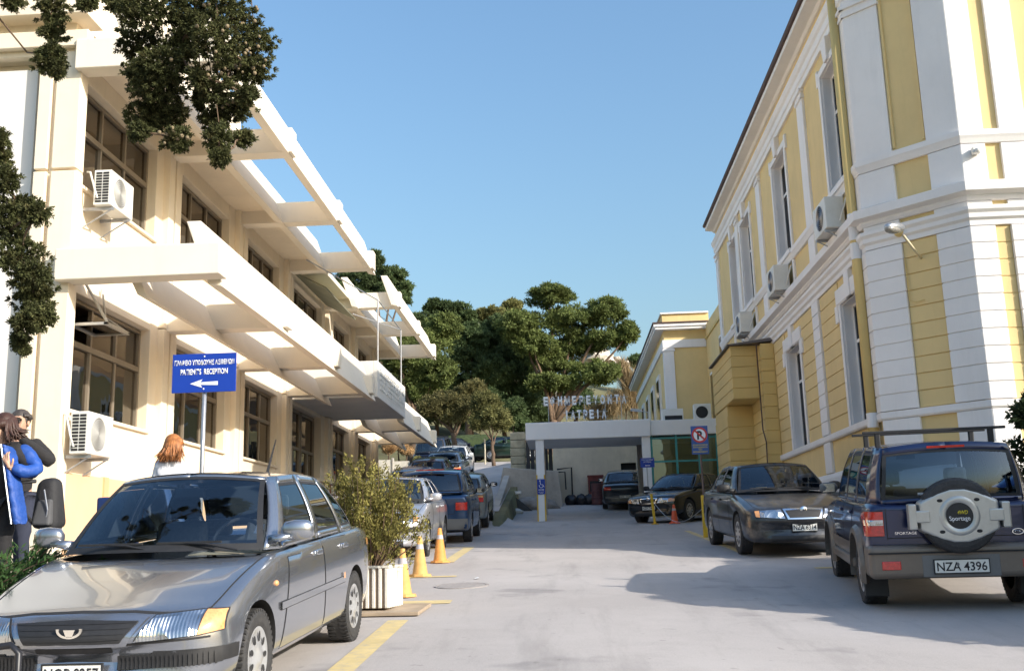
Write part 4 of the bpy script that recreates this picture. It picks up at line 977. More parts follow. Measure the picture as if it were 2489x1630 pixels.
# ---------------- dark blue off-road car seen from behind
NAVY = paint('navy_metallic', (.008, .017, .07), .35, .30)
TAUPE = M('taupe_cladding', (.165, .135, .11), .5, .25, var=.08, coat=.3, dirt=.3, dirtcol=(.2, .18, .15))
SS = dict(wb=2.65, fo=.80, ro=.72, W=1.72, zb=.38, nose=.93, cowl=1.07, belt=1.07, roof=1.70, wsb=.78, wst=.28, rt=-1.86, rb=-1.99, rbz=1.05, deck=1.07, tail=1.06, r=.345, bz=.62, fb=.12, rbul=.03, tr=.77, tb=.93, rs=.72, td=.30, rw=.84, r0=.07, r1=.86,
          side=[(.58, .15, -.18, -.24), (-.27, -.33, -1.02, -1.04), (-1.12, -1.14, -1.74, -1.66)], rdrop=.03, crown=.05, tw=.225, mback=.24, mz=.12, mirm=plastic_g, glass=carglass_m, hub='cap', spokes=6, arch=1.14)
sv = Car('offroad_car', 'dark blue off-road car with spare wheel on its back and roof bars, seen from behind', (4.13, 12.78, g_main(12.78, 4)), R(82), SS, NAVY)
ur = sv.ur
m = MB(); m.box(ur-.11, ur+.30, -.855, .855, .33, .655); bmp = m.build('rear_bumper', TAUPE, sv.root, bevel=.055, seg=4)
m = MB(); m.box(ur-.125, ur-.09, -.86, .86, .575, .59); m.build('bumper_groove', dark, bmp)
m = MB(); m.box(ur-.113, ur-.10, -.36, .36, .345, .555); m.build('plate_recess', plastic_g, bmp, bevel=.01)
sv.plate('NZA 4396', 'rear', .445, .50, .125, u=ur-.122)
bpo = [o for o in sv.root.children if o.name.startswith('number_plate')][0]
MB().ball((ur-.13, .035, .465), (.004, .014, .018)).build('plate_seal', plastic_g, bpo)
MB().box(ur-.131, ur-.128, -.25, .25, .378, .386).build('dealer_strip', black_ink, bpo)
for s_ in (1, -1):
    m = MB(); m.box(ur-.118, ur-.10, s_*.56, s_*.74, .42, .505); m.build('rear_reflector', redlamp, bmp, bevel=.008)
    lamp(sv, 'tail_light', [(s_*.675, .985), (s_*.845, .985)], [(s_*.675, .745), (s_*.845, .745)], 'rear', redlamp, None, True, 1, .02)
    sv.patch('reversing_lens', [(s_*.68, .905), (s_*.84, .905)], [(s_*.68, .85), (s_*.84, .85)], 'rear', headlamp, .028, 6, 3)
    m = MB(); m.box(-.97, .97, s_*.80, s_*.875, .34, .46); m.build('side_cladding', TAUPE, sv.root, bevel=.03)
    sv.patch('door_cladding', [(.90, .62), (-.90, .62)], [(.90, .47), (-.90, .47)], 'side', TAUPE, .022, 20, 4, s_)
    for a in (sv.hb, -sv.hb):
        m = MB(); rr = .345*1.15
        for k in range(18):
            t0, t1 = R(-12)+R(204)*k/18, R(-12)+R(204)*(k+1)/18
            pp_ = [[(a+q*math.cos(t), y, .355+q*math.sin(t)) for q, y in ((rr-.005, s_*.80), (rr-.005, s_*.90), (rr+.05, s_*.895), (rr+.085, s_*.855))] for t in (t0, t1)]
            m.hexa(pp_[0], pp_[1])
        bm_ = m.build('arch_flare', TAUPE, sv.root, fix=True)
    m = MB(); m.box(-1.72, -1.62, s_*.63, s_*.86, .12, .40); m.build('mud_flap', rubber, sv.root, bevel=.006)
    for u_ in (-.55, -1.40): 
        m = MB(); m.box(u_-.02, u_+.02, s_*.54, s_*.60, 1.63, 1.79);  m.build('rack_foot', rubber, sv.root, bevel=.012)
for u_ in (-.55, -1.40): MB().box(u_-.025, u_+.025, -.72, .72, 1.78, 1.81).build('roof_bar', rubber, sv.root, bevel=.006)
# spare wheel and its silver cover
sp = MB(); zc = .935
sp.lathe([(.16, -.10), (.30, -.10), (.345, -.085), (.365, -.05), (.365, .05), (.345, .085), (.30, .10), (.16, .10)], 44, 'X', (ur-.13, 0, zc), closed=True)
spw = sp.build('spare_wheel', tyre_m, sv.root, smooth=False, fix=True)
silver = M('silver_cover', (.52, .52, .50), .36, .55, var=.06, scale=3, dirt=.2)
ol = [(-.07, .275), (.07, .275), (.20, .235), (.37, .150), (.385, .135), (.385, -.135), (.37, -.150), (.20, -.235), (.07, -.275), (-.07, -.275), (-.20, -.235), (-.37, -.150), (-.385, -.135), (-.385, .135), (-.37, .150), (-.20, .235)]
m = MB(); f_ = ur-.235
m.prism([(f_, -a*.93, zc+b*.93) for a, b in ol], [(f_+.10, -a, zc+b) for a, b in ol]); cov = m.build('spare_cover', silver, spw, bevel=.018, seg=3, fix=True)
for s_ in (1, -1): m = MB(); m.box(f_-.006, f_+.13, s_*.392, s_*.468, zc-.125, zc+.125); m.box(f_-.008, f_+.02, s_*.27, s_*.41, zc-.06, zc+.06); m.build('cover_clamp', silver, spw, bevel=.02, seg=3)
m = MB(); m.lathe([(.125, 0), (.15, -.012), (.175, -.012), (.19, 0)], 36, 'X', (f_, 0, zc)); m.build('cover_ring', silver, spw, smooth=True, fix=True)
m = MB(); m.lathe([(0, -.004), (.125, -.004), (.125, .01)], 36, 'X', (f_, 0, zc)); disc = m.build('cover_disc', rubber, spw, smooth=False, fix=True)
for a, b in ((.17, .15), (-.17, .15), (.17, -.15), (-.17, -.15)): MB().ball((f_+.004, a, zc+b), (.012, .030, .018), 12, 6).build('cover_hole', dark, spw)
yel_ink = M('yellow_print', (.75, .62, .03), .5)
lettering('cover_mark', '4WD', .036, yel_ink, disc, (f_-.007, -.025, zc+.015), (0, -1, 0), (.0, -.2, 1), .002, .006, .095)
lettering('cover_mark', 'Sportage', .042, signwhite, disc, (f_-.007, .0, zc-.045), (0, -1, 0), (.0, .12, 1), .002, .0, .19)
q = sv.hit('rear', .50, .775, 1, .006)
lettering('model_mark', 'SPORTAGE', .026, chrome, sv.root, (q.x-.003, .47, .755), (0, -1, 0), (0, 0, 1), .002, .0, .21)
q = sv.hit('rear', -.58, .77, 1, .006); m = MB(); m.lathe([(.034+.006*math.cos(a), .004*math.sin(a)) for a in [2*PI*k/6 for k in range(6)]], 24, 'X', (0, 0, 0), closed=True); o = m.build('badge', chrome, sv.root, fix=True); o.location = (q.x, -.58, .755); o.scale = (1, 1.5, .8)
lettering('badge_mark', 'KIA', .026, chrome, sv.root, (q.x-.004, -.58, .743), (0, -1, 0), (0, 0, 1), .002, .01, .062)
MB().tube([(ur-.02, .42, .36), (ur+.3, .42, .38)], .03, 10).build('exhaust', rubber, sv.root)
for v0 in (.645, -.645): sv.strip('tailgate_gap', [(v0, 1.04), (v0, .70)], .008, 'rear', dark, .003, n=12)
sv.strip('tailgate_gap', [(.645, .72), (-.645, .72)], .008, 'rear', dark, .003, n=16)
MB().tube([(ur-.02, -.2, 1.10), (ur-.0, -.45, 1.115)], .010, 5).build('rear_wiper', rubber, sv.root)
MB().box(ur+.10, ur+.14, -.18, .18, 1.60, 1.622).build('brake_light', redlamp, sv.root)
sv.doors([(.52, -.21, .62, -.21, .64), (-.24, -1.05, -.24, -.92, .64)], .64)

# ---------------- black liftback beside it, facing the camera
BLK = paint('dusty_black', (.020, .021, .026), .3, .36, dust=.35)
SK = dict(wb=2.51, fo=.90, ro=1.02, W=1.73, zb=.19, nose=.70, cowl=.95, belt=.95, roof=1.44, wsb=.86, wst=.20, rt=-1.10, rb=-1.78, rbz=1.01, deck=1.0, tail=.96, r=.31, bz=.48, fb=.22, tr=.70,
          side=[(.62, .06, -.24, -.30), (-.33, -.39, -1.05, -.92), (-1.13, -1.0, -1.5, -1.12)], mback=.24, mirm=rubber, tw=.19, spokes=10)
sk = Car('black_liftback', 'dusty black liftback facing the camera beside the off-road car', (3.50, 18.30, g_main(18.3)), R(-88), SK, BLK)
def wide_front(c, zlo, zhi, gw, lx0, lx1, plate_txt, pz, badge=True, frame=chrome, pw=.40, ph=.11, amber=True, gb=None):
    gs = c.patch('grille_surround', [(-gw-.035, zhi+.02), (0, zhi+.032), (gw+.035, zhi+.02)], [(-gw+.02, zlo-.025), (gw-.02, zlo-.025)], 'front', frame, .012, 16, 4)
    g = c.patch('grille', [(-gw, zhi-.005), (0, zhi+.007), (gw, zhi-.005)], [(-gw+.05, zlo), (gw-.05, zlo)], 'front', rubber, .018, 16, 4)
    if badge:
        q = c.hit('front', 0, zhi, 1, .024); MB().lathe([(0, .012), (.045, .010), (.055, 0)], 20, 'X', (q.x, 0, zhi)).build('badge', chrome, g, smooth=True, fix=True)
    for s_ in (1, -1):
        lamp(c, 'headlight', [(s_*lx0, zhi+.012), (s_*lx1, zhi-.0)], [(s_*(lx0-.05), zlo-.012), (s_*lx1, zlo+.012)], 'front', headlamp)
        if amber: lamp(c, 'indicator', [(s_*(lx1+.004), zhi), (s_*(lx1+.07), zhi-.008)], [(s_*(lx1+.004), zlo+.012), (s_*(lx1+.06), zlo+.02)], 'front', amberlamp)
        c.strip('bonnet_seam', [(c.uf-.12, s_*.58), (c.uf-.35, s_*.70), (c.S['wsb']+.02, s_*.75)], .009, 'top', dark, .002, n=30)
    c.strip('bumper_lip', [(-.74, zlo-.05), (0, zlo-.07), (.74, zlo-.05)], .012, 'front', dark, .003, n=30)
    c.patch('lower_intake', [(-.5, .31), (.5, .31)], [(-.5, .22), (.5, .22)], 'front', rubber, .006)
    if plate_txt: c.plate(plate_txt, 'front', pz, pw, ph)
    wipers(c)
wide_front(sk, .575, .685, .27, .335, .64, 'NZA 6314', .43, pw=.37)
sk.doors([(.56, -.27, .76, -.27, .28), (-.30, -1.07, -.30, -.86, .28)], .28)
for s_ in (1, -1): sk.strip('rub_strip', [(.86, .53), (-.86, .53)], .05, 'side', rubber, .012, s_, n=30)

# ---------------- silver hatchback behind the planter, facing the camera
SIL = paint('silver_paint', (.50, .50, .53), .6, .33)
SX = dict(wb=2.54, fo=.84, ro=.78, W=1.70, zb=.19, nose=.70, cowl=.95, belt=.95, roof=1.42, wsb=.92, wst=.22, rt=-1.15, rb=-1.70, rbz=1.0, deck=.99, tail=.93, r=.295, bz=.48, fb=.26, tr=.69,
          side=[(.66, .08, -.22, -.28), (-.31, -.37, -1.0, -.9), (-1.08, -.98, -1.45, -1.1)], mback=.22, tw=.19, spokes=8)
sx_ = Car('silver_hatchback', 'silver hatchback half hidden behind the planter shrub, facing the camera', (-3.28, 19.85, g_main(19.85)), R(-90), SX, SIL)
wide_front(sx_, .585, .70, .18, .30, .66, None, .42, badge=True)
for s_ in (1, -1):
    sx_.patch('bumper_strip', [(s_*.22, .53), (s_*.80, .53)], [(s_*.22, .455), (s_*.80, .455)], 'front', rubber, .012, 14, 3)
    sx_.patch('fog_light', [(s_*.46, .365), (s_*.66, .375)], [(s_*.48, .315), (s_*.64, .32)], 'front', headlamp, .01, 8, 3)
    sx_.strip('rub_strip', [(.88, .50), (-.88, .50)], .07, 'side', plastic_g, .012, s_, n=30)
sx_.doors([(.60, -.25, .80, -.25, .27), (-.28, -1.02, -.28, -.85, .27)], .27)

# ---------------- blue people carrier seen from behind
BLU = paint('blue_metallic', (.012, .05, .14), .45, .28)
SV = dict(wb=2.58, fo=.80, ro=.78, W=1.72, zb=.22, nose=.86, cowl=1.06, belt=1.02, roof=1.62, wsb=1.02, wst=.30, rt=-1.62, rb=-1.98, rbz=1.06, deck=1.02, tail=1.02, r=.30, bz=.52, fb=.20, rbul=.08, tr=.76, tb=.93, rs=.5, td=.45, rw=.86, r0=.06, r1=.88,
          side=[(.80, .18, -.15, -.2), (-.24, -.3, -1.0, -.98), (-1.1, -1.08, -1.65, -1.45)], crown=.05, rdrop=.07, mirm=rubber, sglass=carglass_d, tw=.19)
mv = Car('people_carrier', 'dark blue people carrier seen from behind, parked past the silver hatchback', (-2.95, 24.35, g_main(24.35)), R(91), SV, BLU)
def tail(c, z0, z1, v0, v1, plate_txt, pz, strip=None, pw=.40, ph=.1, rz=None):
    for s_ in (1, -1):
        lamp(c, 'tail_light', [(s_*v0, z1), (s_*v1, z1)], [(s_*v0, z0), (s_*v1, z0)], 'rear', redlamp)
        if strip: c.patch('amber_lens', [(s_*v0, z1-.004), (s_*v1, z1-.004)], [(s_*v0, z1-strip), (s_*v1, z1-strip)], 'rear', amberlamp, .016, 6, 3)
    c.plate(plate_txt, 'rear', pz, pw, ph)
    c.strip('boot_gap', [(v0-.02, z1), (v0-.03, z0-.08), (-v0+.03, z0-.08), (-v0+.02, z1)], .009, 'rear', dark, .003, n=40)
    c.patch('bumper_strip', [(-.72, z0-.22), (.72, z0-.22)], [(-.72, z0-.30), (.72, z0-.30)], 'rear', plastic_g, .01, 16, 3)
tail(mv, .70, .86, .56, .80, 'NZB 2181', .56)
mv.patch('bumper', [(-.80, .52), (.80, .52)], [(-.80, .30), (.80, .30)], 'rear', plastic_g, .02, 18, 4)
mv.doors([(.72, -.18, .82, -.18, .3), (-.22, -1.02, -.22, -.88, .3)], .3)
MB().box(mv.ur+.30, mv.ur+.36, -.3, .3, 1.555, 1.575).build('brake_light', redlamp, mv.root)

# ---------------- the rest of the left row, going up the ramp
def gr(y): return g_ramp(y)
def simple(nm, label, x, y, yaw, spec, mat, rear=True, gf=None, amb=.05, z0=.72, z1=.84):
    S = dict(spec); S['gfun'] = gf or g_main
    c = Car(nm, label, (x, y, (gf or g_main)(y)), yaw, S, mat)
    if rear: tail(c, z0, z1, .50, .76, 'NEA 1907' if x < 0 else 'NZK 3358', .50, amb)
    else: wide_front(c, .57, .68, .25, .34, .64, None, .43)
    return c
GRN = paint('grey_green', (.22, .24, .24), .5, .35, dust=.2)
simple('estate_car', 'grey green estate car seen from behind past the blue people carrier', -3.05, 30.6, R(91), dict(SV, roof=1.50, zb=.24), GRN, True, gr, .06, .74, .92)
simple('blue_sedan', 'mid blue car in the row climbing the ramp', -5.05, 35.2, R(90), SK, paint('mid_blue', (.03, .07, .22), .4), True, gr)
simple('maroon_hatchback', 'dark maroon hatchback on the ramp behind the mid blue car', -5.05, 39.6, R(90), SG, paint('maroon', (.06, .035, .05), .4), True, gr)
hb_ = simple('spoiler_hatchback', 'slate hatchback with a roof spoiler halfway up the ramp', -4.95, 43.9, R(90), SX, paint('slate_blue', (.07, .10, .15), .5), True, gr)
MB().box(-1.55, -1.25, -.55, .55, 1.38, 1.41).build('spoiler', hb_.paint, hb_.root, bevel=.01)
WHT = paint('white_paint', (.68, .69, .70), 0.0, .35)
simple('white_hatchback', 'white car near the top of the ramp facing down the street', -5.2, 48.6, R(-90), SX, WHT, False, gr)
nv = simple('navy_van', 'dark navy van parked against the low white wall near the ramp top', -6.4, 51.5, R(90), dict(SV, roof=1.85), paint('ink_blue', (.008, .012, .035), .3), True, gr)
simple('small_dark_car', 'small dark car with bright lamp at the end of the ramp', -6.6, 63.0, R(20), SG, paint('graphite', (.03, .035, .045), .4), False, lambda y: 6.75)
simple('green_car', 'dark green car parked across the top of the ramp', -3.2, 62.5, R(4), SK, paint('bottle_green', (.015, .04, .03), .4), False, lambda y: 6.7)
# ---------------- cars under and behind the canopy
BK2 = paint('black_gloss', (.010, .011, .014), .2, .22)
SM = dict(SK, belt=.93, cowl=.93, nose=.74, roof=1.41, ro=1.15, rb=-1.42, rt=-.95, rbz=.98, deck=.98, tail=.93, side=[(.62, .06, -.24, -.30), (-.33, -.39, -1.1, -.9)])
m1 = simple('black_sedan', 'black sedan parked slantwise by the yellow bollard in front of the lobby', 3.55, 31.9, R(-125), SM, BK2, False)
for s_ in (1, -1): lamp(m1, 'amber_corner', [(s_*.60, .67), (s_*.76, .665)], [(s_*.60, .58), (s_*.76, .59)], 'front', amberlamp, None, False, 1, .02)
m1.plate('NZH 7420', 'front', .43, .42, .1)
simple('dark_sedan', 'dark sedan under the canopy seen from behind', 2.28, 41.2, R(87), SM, paint('charcoal', (.018, .022, .03), .4), True, g_main, .0, .74, .86)
# ------------------------------------------------------------------ vegetation
def cards(P, size, aspect=.4, axis=None, spread=1.0, seed=0):
    """leaf-shaped quads at points P; axis: preferred long direction per point (N,3) or None"""
    r = np.random.default_rng(seed); P = np.asarray(P); n = len(P)
    t = r.normal(size=(n, 3)); t /= np.linalg.norm(t, axis=1)[:, None]
    if axis is not None:
        a = np.asarray(axis); a = np.broadcast_to(a, (n, 3)); t = a + t*spread; t /= np.linalg.norm(t, axis=1)[:, None]+1e-9
    q = r.normal(size=(n, 3)); b = np.cross(t, q); b /= np.linalg.norm(b, axis=1)[:, None]+1e-9
    s = (np.asarray(size)*r.uniform(.6, 1.35, n))[:, None]
    V = np.stack([P-t*s, P+b*s*aspect-t*s*.1, P+t*s, P-b*s*aspect-t*s*.1], 1).reshape(-1, 3)
    return V, np.arange(4*n).reshape(-1, 4)
def shell(n, seed, upb=.0):
    r = np.random.default_rng(seed); d = r.normal(size=(n, 3)); d[:, 2] += upb; d /= np.linalg.norm(d, axis=1)[:, None]; return d, r
def leafmat(name, col, var=.35, isl=.45, trans=.30, sc=1.0, dirt=0, dc=(.1, .08, .03)): return M(name, col, .75, var=var, scale=sc, island=isl, trans=trans, spec=.2, dirt=dirt, dirtcol=dc)
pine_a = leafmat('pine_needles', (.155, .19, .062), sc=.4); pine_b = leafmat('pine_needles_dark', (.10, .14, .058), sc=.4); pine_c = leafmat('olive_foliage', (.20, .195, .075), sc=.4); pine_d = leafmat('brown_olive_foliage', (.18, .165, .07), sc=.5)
def crown_pts(lobes, per=16, ncard=110, csize=.30, seed=1, flat=.75):
    """lobes: (center, (rx,ry,rz)); clumps on lobe shells, cards on clump shells"""
    P = []; A = []
    for li, (c, rad) in enumerate(lobes):
        d, r = shell(per, seed*100+li, .35); rr = (r.uniform(.25, 1.08, per)**.7)[:, None]
        cc = np.array(c)+d*np.array(rad)*rr; cr = csize*np.mean(rad)*r.uniform(.7, 1.3, per)
        for k in range(per):
            e, r2 = shell(ncard, seed*10000+li*97+k, .45); q = r2.uniform(.45, 1.0, ncard)[:, None]**.6
            P.append(cc[k]+e*q*cr[k]*np.array((1, 1, flat))); A.append(e)
    return np.concatenate(P), np.concatenate(A)
def px_lobes(L, Y, s=.336, ox=800, oy=580, dj=.8, seed=0):
    r = random.Random(seed); out = []
    for (x, y, rx, ry) in L:
        c = at(ox+s*x, oy+s*y, Y+r.uniform(-dj, dj)); m = Y/FOC*s; out.append(((c.x, c.y, c.z), (rx*m, (rx+ry)/2*m, ry*m)))
    return out
def limb(mb, a, b, r0, r1, seed=0, n=6, wob=.12):
    r = random.Random(seed); a = Vector(a); b = Vector(b); pts = []
    for k in range(n+1):
        t = k/n; p = a.lerp(b, t); w_ = wob*math.sin(PI*t); p += Vector((r.uniform(-1, 1), r.uniform(-1, 1), r.uniform(-.5, .8)))*w_*(b-a).length*.25; pts.append(p)
    mb.tube(pts, [r0+(r1-r0)*k/n for k in range(n+1)], 7)
def tree(name, label, Y, L, foot, mat, per=16, ncard=110, card=.20, seed=1, fork=.45, r0=.28, cat='tree', aspect=.32, gz=None, csz=.34):
    lobes = px_lobes(L, Y, seed=seed); fx = at(800+.336*foot[0], 580+.336*foot[1], Y); base = Vector((fx.x, Y, (terrain(fx.x, Y) if gz is None else gz)-.1))
    t = thing(name, label, cat, base, 0, 'trees on the hillside')
    P, A = crown_pts(lobes, int(per*4.2), int(ncard*1.25), csz*.74, seed, .6)
    V, F = cards(P+np.random.default_rng(seed).normal(0, .07, P.shape), card*.46, aspect*1.1, A, 1.2, seed); np_mesh('crown', V, F, mat, t, True)
    mid = Vector(np.mean([c for c, _ in lobes], axis=0)); fk = base.lerp(mid, fork); fk.x = fx.x+(mid.x-fx.x)*.3
    mb = MB(); limb(mb, base, fk, r0, r0*.7, seed)
    for i, (c, rd) in enumerate(lobes): limb(mb, fk if i % 2 else base.lerp(fk, .8), Vector(c)-Vector((0, 0, rd[2]*.2)), r0*.42, r0*.10, seed+i)
    mb.build('trunk', bark, t, True, smooth=True); return t
tree('stone_pine', 'tall umbrella pine with broad rounded crown rising behind the rooftop letters', 68, [(1600, 420, 175, 85), (2010, 540, 165, 105), (2160, 680, 70, 75), (1760, 610, 240, 110), (2000, 740, 170, 80), (1400, 640, 190, 110), (1480, 760, 150, 80), (1620, 900, 190, 100), (1930, 970, 170, 85), (1600, 1050, 170, 70), (1780, 780, 150, 70)], (1565, 1340), pine_a, 22, 120, .21, 3, .30, .42)
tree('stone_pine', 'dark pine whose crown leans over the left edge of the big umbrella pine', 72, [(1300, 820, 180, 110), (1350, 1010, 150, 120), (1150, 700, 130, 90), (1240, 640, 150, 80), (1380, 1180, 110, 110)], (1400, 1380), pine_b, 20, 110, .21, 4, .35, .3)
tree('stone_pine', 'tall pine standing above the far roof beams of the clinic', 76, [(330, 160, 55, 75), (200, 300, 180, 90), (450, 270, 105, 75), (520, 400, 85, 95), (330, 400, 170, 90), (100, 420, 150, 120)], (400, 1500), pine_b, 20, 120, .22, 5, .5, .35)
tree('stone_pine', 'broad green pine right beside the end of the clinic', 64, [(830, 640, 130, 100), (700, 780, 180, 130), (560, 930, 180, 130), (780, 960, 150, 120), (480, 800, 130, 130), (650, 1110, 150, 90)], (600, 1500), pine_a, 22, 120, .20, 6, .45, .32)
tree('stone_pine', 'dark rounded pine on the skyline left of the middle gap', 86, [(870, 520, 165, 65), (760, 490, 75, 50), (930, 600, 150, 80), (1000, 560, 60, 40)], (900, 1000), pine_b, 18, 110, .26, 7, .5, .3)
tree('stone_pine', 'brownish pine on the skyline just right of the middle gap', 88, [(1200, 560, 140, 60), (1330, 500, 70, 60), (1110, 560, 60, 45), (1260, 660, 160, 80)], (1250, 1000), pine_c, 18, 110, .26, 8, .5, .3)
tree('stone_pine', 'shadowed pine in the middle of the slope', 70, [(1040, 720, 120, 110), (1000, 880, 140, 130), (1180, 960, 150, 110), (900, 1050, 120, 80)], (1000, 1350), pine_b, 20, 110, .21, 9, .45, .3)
tree('olive_tree', 'brown olive tree with leaning trunk above the parked cars', 58, [(830, 1190, 140, 80), (960, 1220, 120, 80), (880, 1290, 130, 55), (730, 1230, 90, 60), (1030, 1090, 110, 60)], (905, 1560), pine_d, 16, 100, .15, 10, .55, .2)
tree('olive_tree', 'small leafy tree with pale thin trunk near the stone pillar', 56, [(1180, 1270, 125, 80), (1120, 1180, 100, 65), (1240, 1330, 100, 55), (1080, 1330, 80, 50)], (1190, 1545), pine_c, 16, 100, .14, 11, .5, .12)
tree('olive_tree', 'dark small tree crowded between the pale tree and the stone pillar', 60, [(1330, 1240, 90, 90), (1380, 1360, 80, 70)], (1330, 1560), pine_b, 14, 90, .16, 12, .5, .16)
tree('far_tree', 'grey green tree on the skyline right of the umbrella pine', 100, [(2230, 900, 70, 55), (2290, 950, 60, 60)], (2230, 1200), pine_b, 14, 90, .28, 13, .5, .2)
for i, (x, y) in enumerate(((480, 600), (620, 560))): pass
# filler trees deeper on the slope so that the wood reads as one
for i, (x, y, rr) in enumerate(((660, 620, 120), (1500, 1120, 120), (1780, 1120, 120), (1000, 760, 150), (1350, 780, 150), (720, 1020, 150), (1120, 1060, 140))):
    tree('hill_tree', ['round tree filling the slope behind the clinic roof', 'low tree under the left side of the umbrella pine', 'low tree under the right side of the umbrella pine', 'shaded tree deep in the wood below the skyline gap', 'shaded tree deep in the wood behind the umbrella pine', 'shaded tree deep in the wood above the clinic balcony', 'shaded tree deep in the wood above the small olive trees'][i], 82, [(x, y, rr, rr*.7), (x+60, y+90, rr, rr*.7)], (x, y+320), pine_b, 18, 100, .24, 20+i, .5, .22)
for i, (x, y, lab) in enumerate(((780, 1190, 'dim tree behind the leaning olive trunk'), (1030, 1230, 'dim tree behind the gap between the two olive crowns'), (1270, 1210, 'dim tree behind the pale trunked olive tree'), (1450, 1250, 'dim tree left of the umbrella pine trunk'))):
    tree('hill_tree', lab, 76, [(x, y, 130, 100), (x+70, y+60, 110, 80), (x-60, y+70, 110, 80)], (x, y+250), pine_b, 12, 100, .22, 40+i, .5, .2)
# bare, straw-coloured thicket right of the pine
twig = M('straw_twigs', (.30, .22, .12), .9, var=.3, island=.35)
def thicket(name, label, Y, L, mat, n=900, size=.5, aspect=.02, seed=30, cat='bush'):
    lobes = px_lobes(L, Y, seed=seed); c0 = lobes[0][0]; t = thing(name, label, cat, (c0[0], Y, terrain(c0[0], Y)))
    P = []
    for i, (c, rd) in enumerate(lobes):
        d, r = shell(n, seed+i, .3); P.append(np.array(c)+d*np.array(rd)*r.uniform(.1, 1, n)[:, None])
    V, F = cards(np.concatenate(P), size, aspect, (0, 0, 1.0), .8, seed); np_mesh('twigs', V, F, mat, t, True)
    mb = MB()
    for i, (c, rd) in enumerate(lobes): limb(mb, (c[0], c[1], terrain(c[0], c[1])-.1), c, .07, .02, seed+i)
    mb.build('stems', bark, t, True); return t
thicket('bare_thicket', 'straw coloured leafless thicket between the umbrella pine and the far yellow wing', 74, [(2180, 1080, 90, 160), (2080, 1200, 110, 110), (2230, 1200, 80, 140), (1950, 1260, 120, 60), (2120, 960, 60, 90)], twig, 1500, .55, .022, 31)
thicket('dry_bush', 'tan dry climber hanging over the low white wall past the clinic', 43.5, [(430, 1520, 60, 40), (560, 1530, 60, 35), (500, 1500, 80, 30)], M('dry_tan', (.42, .26, .12), .9, var=.3, island=.4), 1500, .10, .12, 33)
thicket('green_bush', 'small green bush at the end of the low white wall', 42.0, [(640, 1620, 35, 45)], pine_c, 900, .09, .35, 34)
rock = M('limestone', (.50, .45, .39), .9, var=.25, scale=.8, bump=.8, bscale=3)
for i, (x, y, rx, ry, Y) in enumerate(((1050, 640, 50, 80, 98), (1930, 880, 130, 90, 92), (2080, 930, 90, 60, 94))):
    c = at(800+.336*x, 580+.336*y, Y); m = Y/FOC*.336; mb = MB(); mb.ball((0, 0, 0), (rx*m, 3, ry*m), 18, 12)
    o = mb.build('rock_outcrop', rock, None, smooth=False); o.location = c; r_ = random.Random(i)
    for v in o.data.vertices: v.co *= r_.uniform(.82, 1.15)
    bs = o.data.copy(); tag(o, ['pale limestone outcrop showing in the gap of the skyline', 'large pale rock face glimpsed under the umbrella pine crown', 'pale rock face beside the straw thicket'][i], 'rock')

# cypress hanging into the picture from the left
cyp = leafmat('cypress_scales', (.078, .086, .034), .45, .65, .28, 4.0, .5, (.165, .115, .05))
def px3(L, Y, s, ox, oy, seed, dj=.28):
    r = random.Random(seed); out = []
    for (x, y, rx, ry) in L:
        c = at(ox+s*x, oy+s*y, Y+r.uniform(-dj, dj)); m = Y/FOC*s; out.append(((c.x, c.y, c.z), (rx*m*1.10, (rx+ry)/2*m, ry*m*1.10)))
    return out
s1 = 700/1819
LA = [(930, 60, 210, 130), (760, 20, 100, 70), (900, 260, 170, 140), (1010, 420, 150, 120), (1000, 560, 190, 150), (900, 450, 120, 60), (920, 740, 130, 100), (1060, 720, 130, 110), (1120, 880, 90, 75), (880, 830, 70, 50), (1180, 260, 110, 120),
      (1400, 60, 180, 120), (1600, 240, 120, 170), (1380, 250, 150, 160), (1600, 440, 105, 90), (1480, 400, 120, 110), (1370, 560, 130, 80), (1470, 690, 130, 70), (1350, 760, 90, 70), (1380, 880, 75, 80), (1390, 990, 45, 55), (1530, 870, 60, 45), (1270, 620, 60, 70), (1170, 50, 130, 100), (1200, 150, 90, 80), (1130, 330, 90, 90), (1250, 480, 60, 70), (1560, 600, 60, 50)]
LB = [(330, 60, 115, 90), (330, 200, 85, 60), (330, 330, 80, 60), (320, 400, 95, 65), (360, 455, 45, 30), (80, 10, 60, 35), (540, 25, 75, 35)]
LC = [(0, 880, 55, 60), (20, 1000, 40, 60), (40, 1130, 60, 90), (120, 1320, 170, 90), (60, 1460, 130, 100), (220, 1340, 80, 70)]
LD = [(130, 60, 150, 110), (200, 190, 120, 90), (220, 320, 115, 90), (250, 430, 90, 75), (170, 470, 90, 70), (120, 580, 45, 40), (150, 640, 30, 25)]
lobes = px3(LA, 7.5, s1, 0, 0, 1)+px3(LB, 7.3, s1, 0, 0, 2)+px3(LC, 7.2, s1, 0, 0, 3)+px3(LD, 7.2, s1, 0, 600, 4)
T = thing('cypress_tree', 'dark cypress with round cones hanging into the upper left corner', 'tree', (-6.3, 6.2, .6))
P = []; A = []
for li, (c, rd) in enumerate(lobes):
    nt_ = int(55+3600*rd[0]*rd[2]); d, r = shell(nt_, 500+li, .0); q = r.uniform(.10, 1.0, nt_)[:, None]**.55; q[::7] *= 1.28; q[3::11] *= 1.15; cc = np.array(c)+d*np.array(rd)*q
    for k in range(nt_):
        e, r2 = shell(52, 9000+li*331+k); e = e*.8+d[k]*.5+np.array((0, 0, -.15)); P.append(cc[k]+e*r2.uniform(.1, 1, 52)[:, None]*.030); A.append(e)
